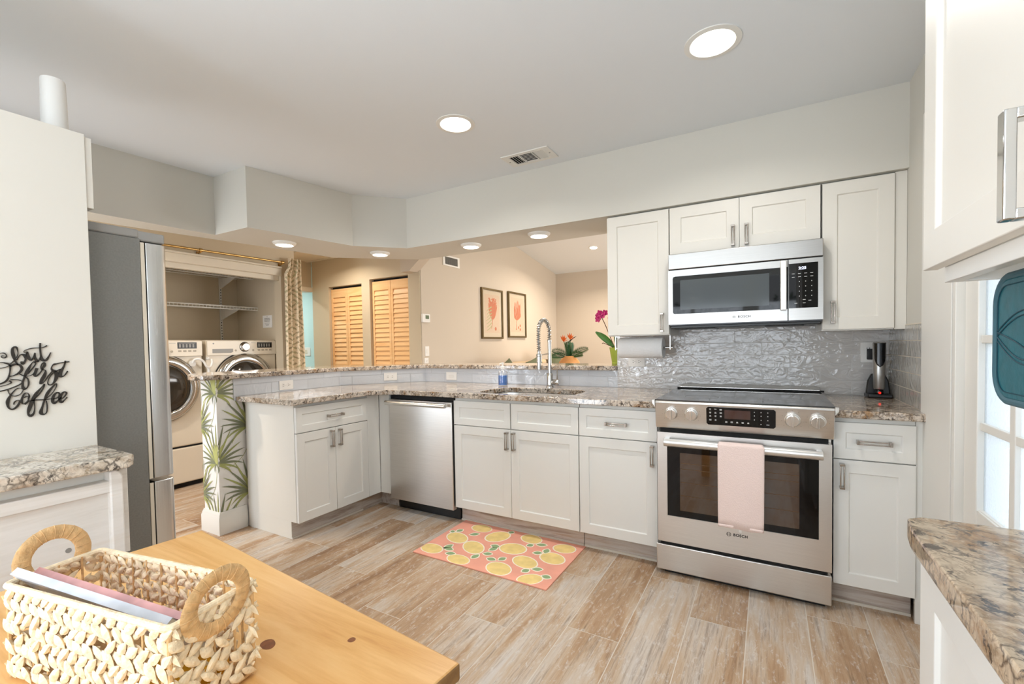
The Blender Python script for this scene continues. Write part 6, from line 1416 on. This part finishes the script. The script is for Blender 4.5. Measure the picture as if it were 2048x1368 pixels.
def frond(ax, ay, L_, lean, parent):
    mb = MB(); pts = []
    for k in range(11): q = k/10; pts.append(Vector((-1.75+ax*(q*L_*math.sin(lean*(1+.5*q))), 3.0+ay*q*L_*.5, 1.05+L_*q*math.cos(lean*(1+.4*q)))))
    mb.tube(pts, .004, 5)
    side = Vector((ax, ay, 0)); side = side.normalized() if side.length else Vector((1, 0, 0)); pr = Vector((-side.y, side.x, 0))
    for k in range(2, 30):
        q = k/30; i = min(9, int(q*10)); p = pts[i].lerp(pts[i+1], q*10-i); tg = (pts[i+1]-pts[i]).normalized(); up = pr.cross(tg)
        Lf = .085*(math.sin(PI*min(1, q*.85+.12))**.7)
        for s_ in (1, -1):
            d = (tg*.75+(up*.7+pr*.35)*s_).normalized(); w_ = tg.cross(d).normalized().cross(d)*.0032
            mb.add([p, p+d*Lf*.5+w_, p+d*Lf, p+d*Lf*.5-w_], [(0, 1, 2, 3)])
    mb.build('frond', 'lfd', parent, recalc=False)
for ax, ay, L_, ln in ((-1, .2, .27, .85), (-.9, -.3, .25, 1.05), (1, .2, .27, .78), (.9, -.3, .22, .95), (-.3, .2, .24, .35), (.25, .1, .22, .30), (.1, -.3, .18, .25)): frond(ax, ay, L_, ln, t)
for x0, hh_, s_ in ((-.075, .235, -1), (.02, .26, 1)):
    mb = MB(); mb.tube([(-1.75, 3, 1.02), (-1.75+x0*.6, 3, 1.02+hh_*.7), (-1.75+x0, 3, 1.04+hh_)], .005, 7); mb.build('stalk', 'lfg', t)
    mb = MB()
    for k in range(5):
        a = math.radians(-30+k*26); p = Vector((-1.75+x0, 2.99, 1.03+hh_)); d = Vector((math.sin(a)*.75, -.1, math.cos(a))); mb.add([p, p+d*.05+Vector((.013, 0, 0)), p+d*.095, p+d*.05-Vector((.013, 0, 0)), p+d*.05+Vector((0, -.012, 0))], [(0, 1, 4), (1, 2, 4), (2, 3, 4), (3, 0, 4)])
    mb.build('bloom', 'oran', t, recalc=False)
MB().tube([(-1.74, 2.99, 1.27), (-1.69, 2.99, 1.31), (-1.64, 2.985, 1.335)], [.008, .007, .001], 6).build('beak', 'ink', t)
# orchid
t = thing('orchid_pot', 'tapered lime green flower pot at the end of the bar', 'pot', (-.500, .925, 1.071))
px_, py_ = -.498, .925
MB().lathe([(0, 0), (.040, 0), (.0415, .012), (.039, .014), (.058, .128), (.060, .130), (.056, .130), (.050, .112), (0, .110)], (px_, py_, 1.0708), 'z', 36).build('body', 'potg', t)
MB().lathe([(0, .112), (.050, .113)], (px_, py_, 1.0708), 'z', 24).build('soil', 'stemm', t)
t = thing('orchid', 'magenta orchid growing in the lime green pot', 'plant', (px_, py_, 1.18))
stp = spline([(px_-.01, py_, 1.18), (px_-.045, py_-.01, 1.27), (px_-.085, py_-.01, 1.37), (px_-.115, py_-.012, 1.435), (px_-.118, py_-.015, 1.45)], 6)
MB().tube(stp, .0032, 7).build('stem', 'stemm', t)
MB().tube(spline([(px_-.01, py_, 1.19), (px_-.05, py_, 1.21), (px_-.105, py_, 1.235), (px_-.118, py_, 1.23)], 5), .0028, 6).tube(spline([(px_+.01, py_, 1.19), (px_-.01, py_, 1.25), (px_+.0, py_, 1.30)], 5), .0028, 6).build('aerial_root', 'stemm', t)
def oleaf(p0, p1, w_, sag):
    mb = MB(); p0 = Vector(p0); p1 = Vector(p1); d = p1-p0; sd = Vector((d.z, .35*d.length, -d.x)).normalized(); vs = []; n = 12
    for i in range(n+1):
        q = i/n; c = p0.lerp(p1, q)+Vector((0, 0, sag*math.sin(PI*q))); ww = w_*math.sin(PI*(q*.93+.05))**.7
        vs += [c+sd*ww, c+Vector((0, .006, -.004)), c-sd*ww]
    mb.add(vs, [(i*3+k, i*3+k+1, i*3+k+4, i*3+k+3) for i in range(n) for k in (0, 1)]); return mb.build('leaf', 'lfg', t, recalc=False, solid=.0015)
oleaf((px_-.02, py_-.01, 1.205), (px_-.165, py_-.02, 1.325), .024, .008); oleaf((px_+.01, py_, 1.205), (px_+.06, py_+.01, 1.31), .02, 0); oleaf((px_, py_+.02, 1.205), (px_-.03, py_+.06, 1.32), .018, 0)
def blossom(x, y, z, r_, rot):
    mb = MB()
    for k in range(5):
        a = rot+2*PI*k/5; d = Vector((math.cos(a), -.25, math.sin(a))); e = Vector((-math.sin(a), 0, math.cos(a))); c = Vector((x, y, z)); vs = [c]
        for j in range(9): q = j/8*PI; vs.append(c+d*r_*(.35+.65*math.sin(q))*(1 if 0 < j < 8 else .4)+e*r_*.42*math.cos(q)+Vector((0, -.006*math.sin(q), 0)))
        mb.add(vs, [(0, j+1, j+2) for j in range(8)])
    mb.lathe([(0, -.012), (.006, -.009), (.005, 0)], (x, y-.004, z), 'y', 8)
    mb.build('blossom', 'magen', t, recalc=False, smooth=60)
for x, z, r_, ro in ((-.118, 1.452, .030, .3), (-.150, 1.440, .028, 1.2), (-.138, 1.468, .026, .8), (-.095, 1.468, .026, 2.0), (-.152, 1.420, .026, .1), (-.045, 1.455, .026, .7), (-.055, 1.425, .02, 1.7)): blossom(px_+x+.012, py_-.02, z, r_, ro)

# ================================================================== OUTSIDE (seen through glass and in reflections)
MB().box(-14, 14, -16, -4.9, -.12, -.02).box(1.3, 10, -4.9, 8, -.12, -.02).build('ground_outside', 'grass', smooth=0)['kind'] = 'structure'
def hedge(name, x0, x1, y0, y1, h, n, seed):
    mb = MB(); rr = random.Random(seed)
    for k in range(n):
        p = Vector((rr.uniform(x0, x1), rr.uniform(y0, y1), h*rr.random()**.7)); d = Vector((rr.uniform(-1, 1), rr.uniform(-1, 1), rr.uniform(-1, 1))).normalized(); e = d.cross(Vector((rr.uniform(-1, 1), rr.uniform(-1, 1), 1))).normalized(); s_ = rr.uniform(.05, .11)
        mb.add([p, p+d*s_+e*s_*.35, p+d*s_*2, p+d*s_-e*s_*.35], [(0, 1, 2, 3)], rr.randint(0, 1))
    o = mb.build(name, ['lfg', 'lfd'], smooth=0, recalc=False); o['kind'] = 'stuff'; o['label'] = 'leafy green hedge outside the windows'; o['category'] = 'hedge'
hedge('garden_hedge', -3.5, 3.0, -8.4, -7.4, 2.1, 5000, 2)
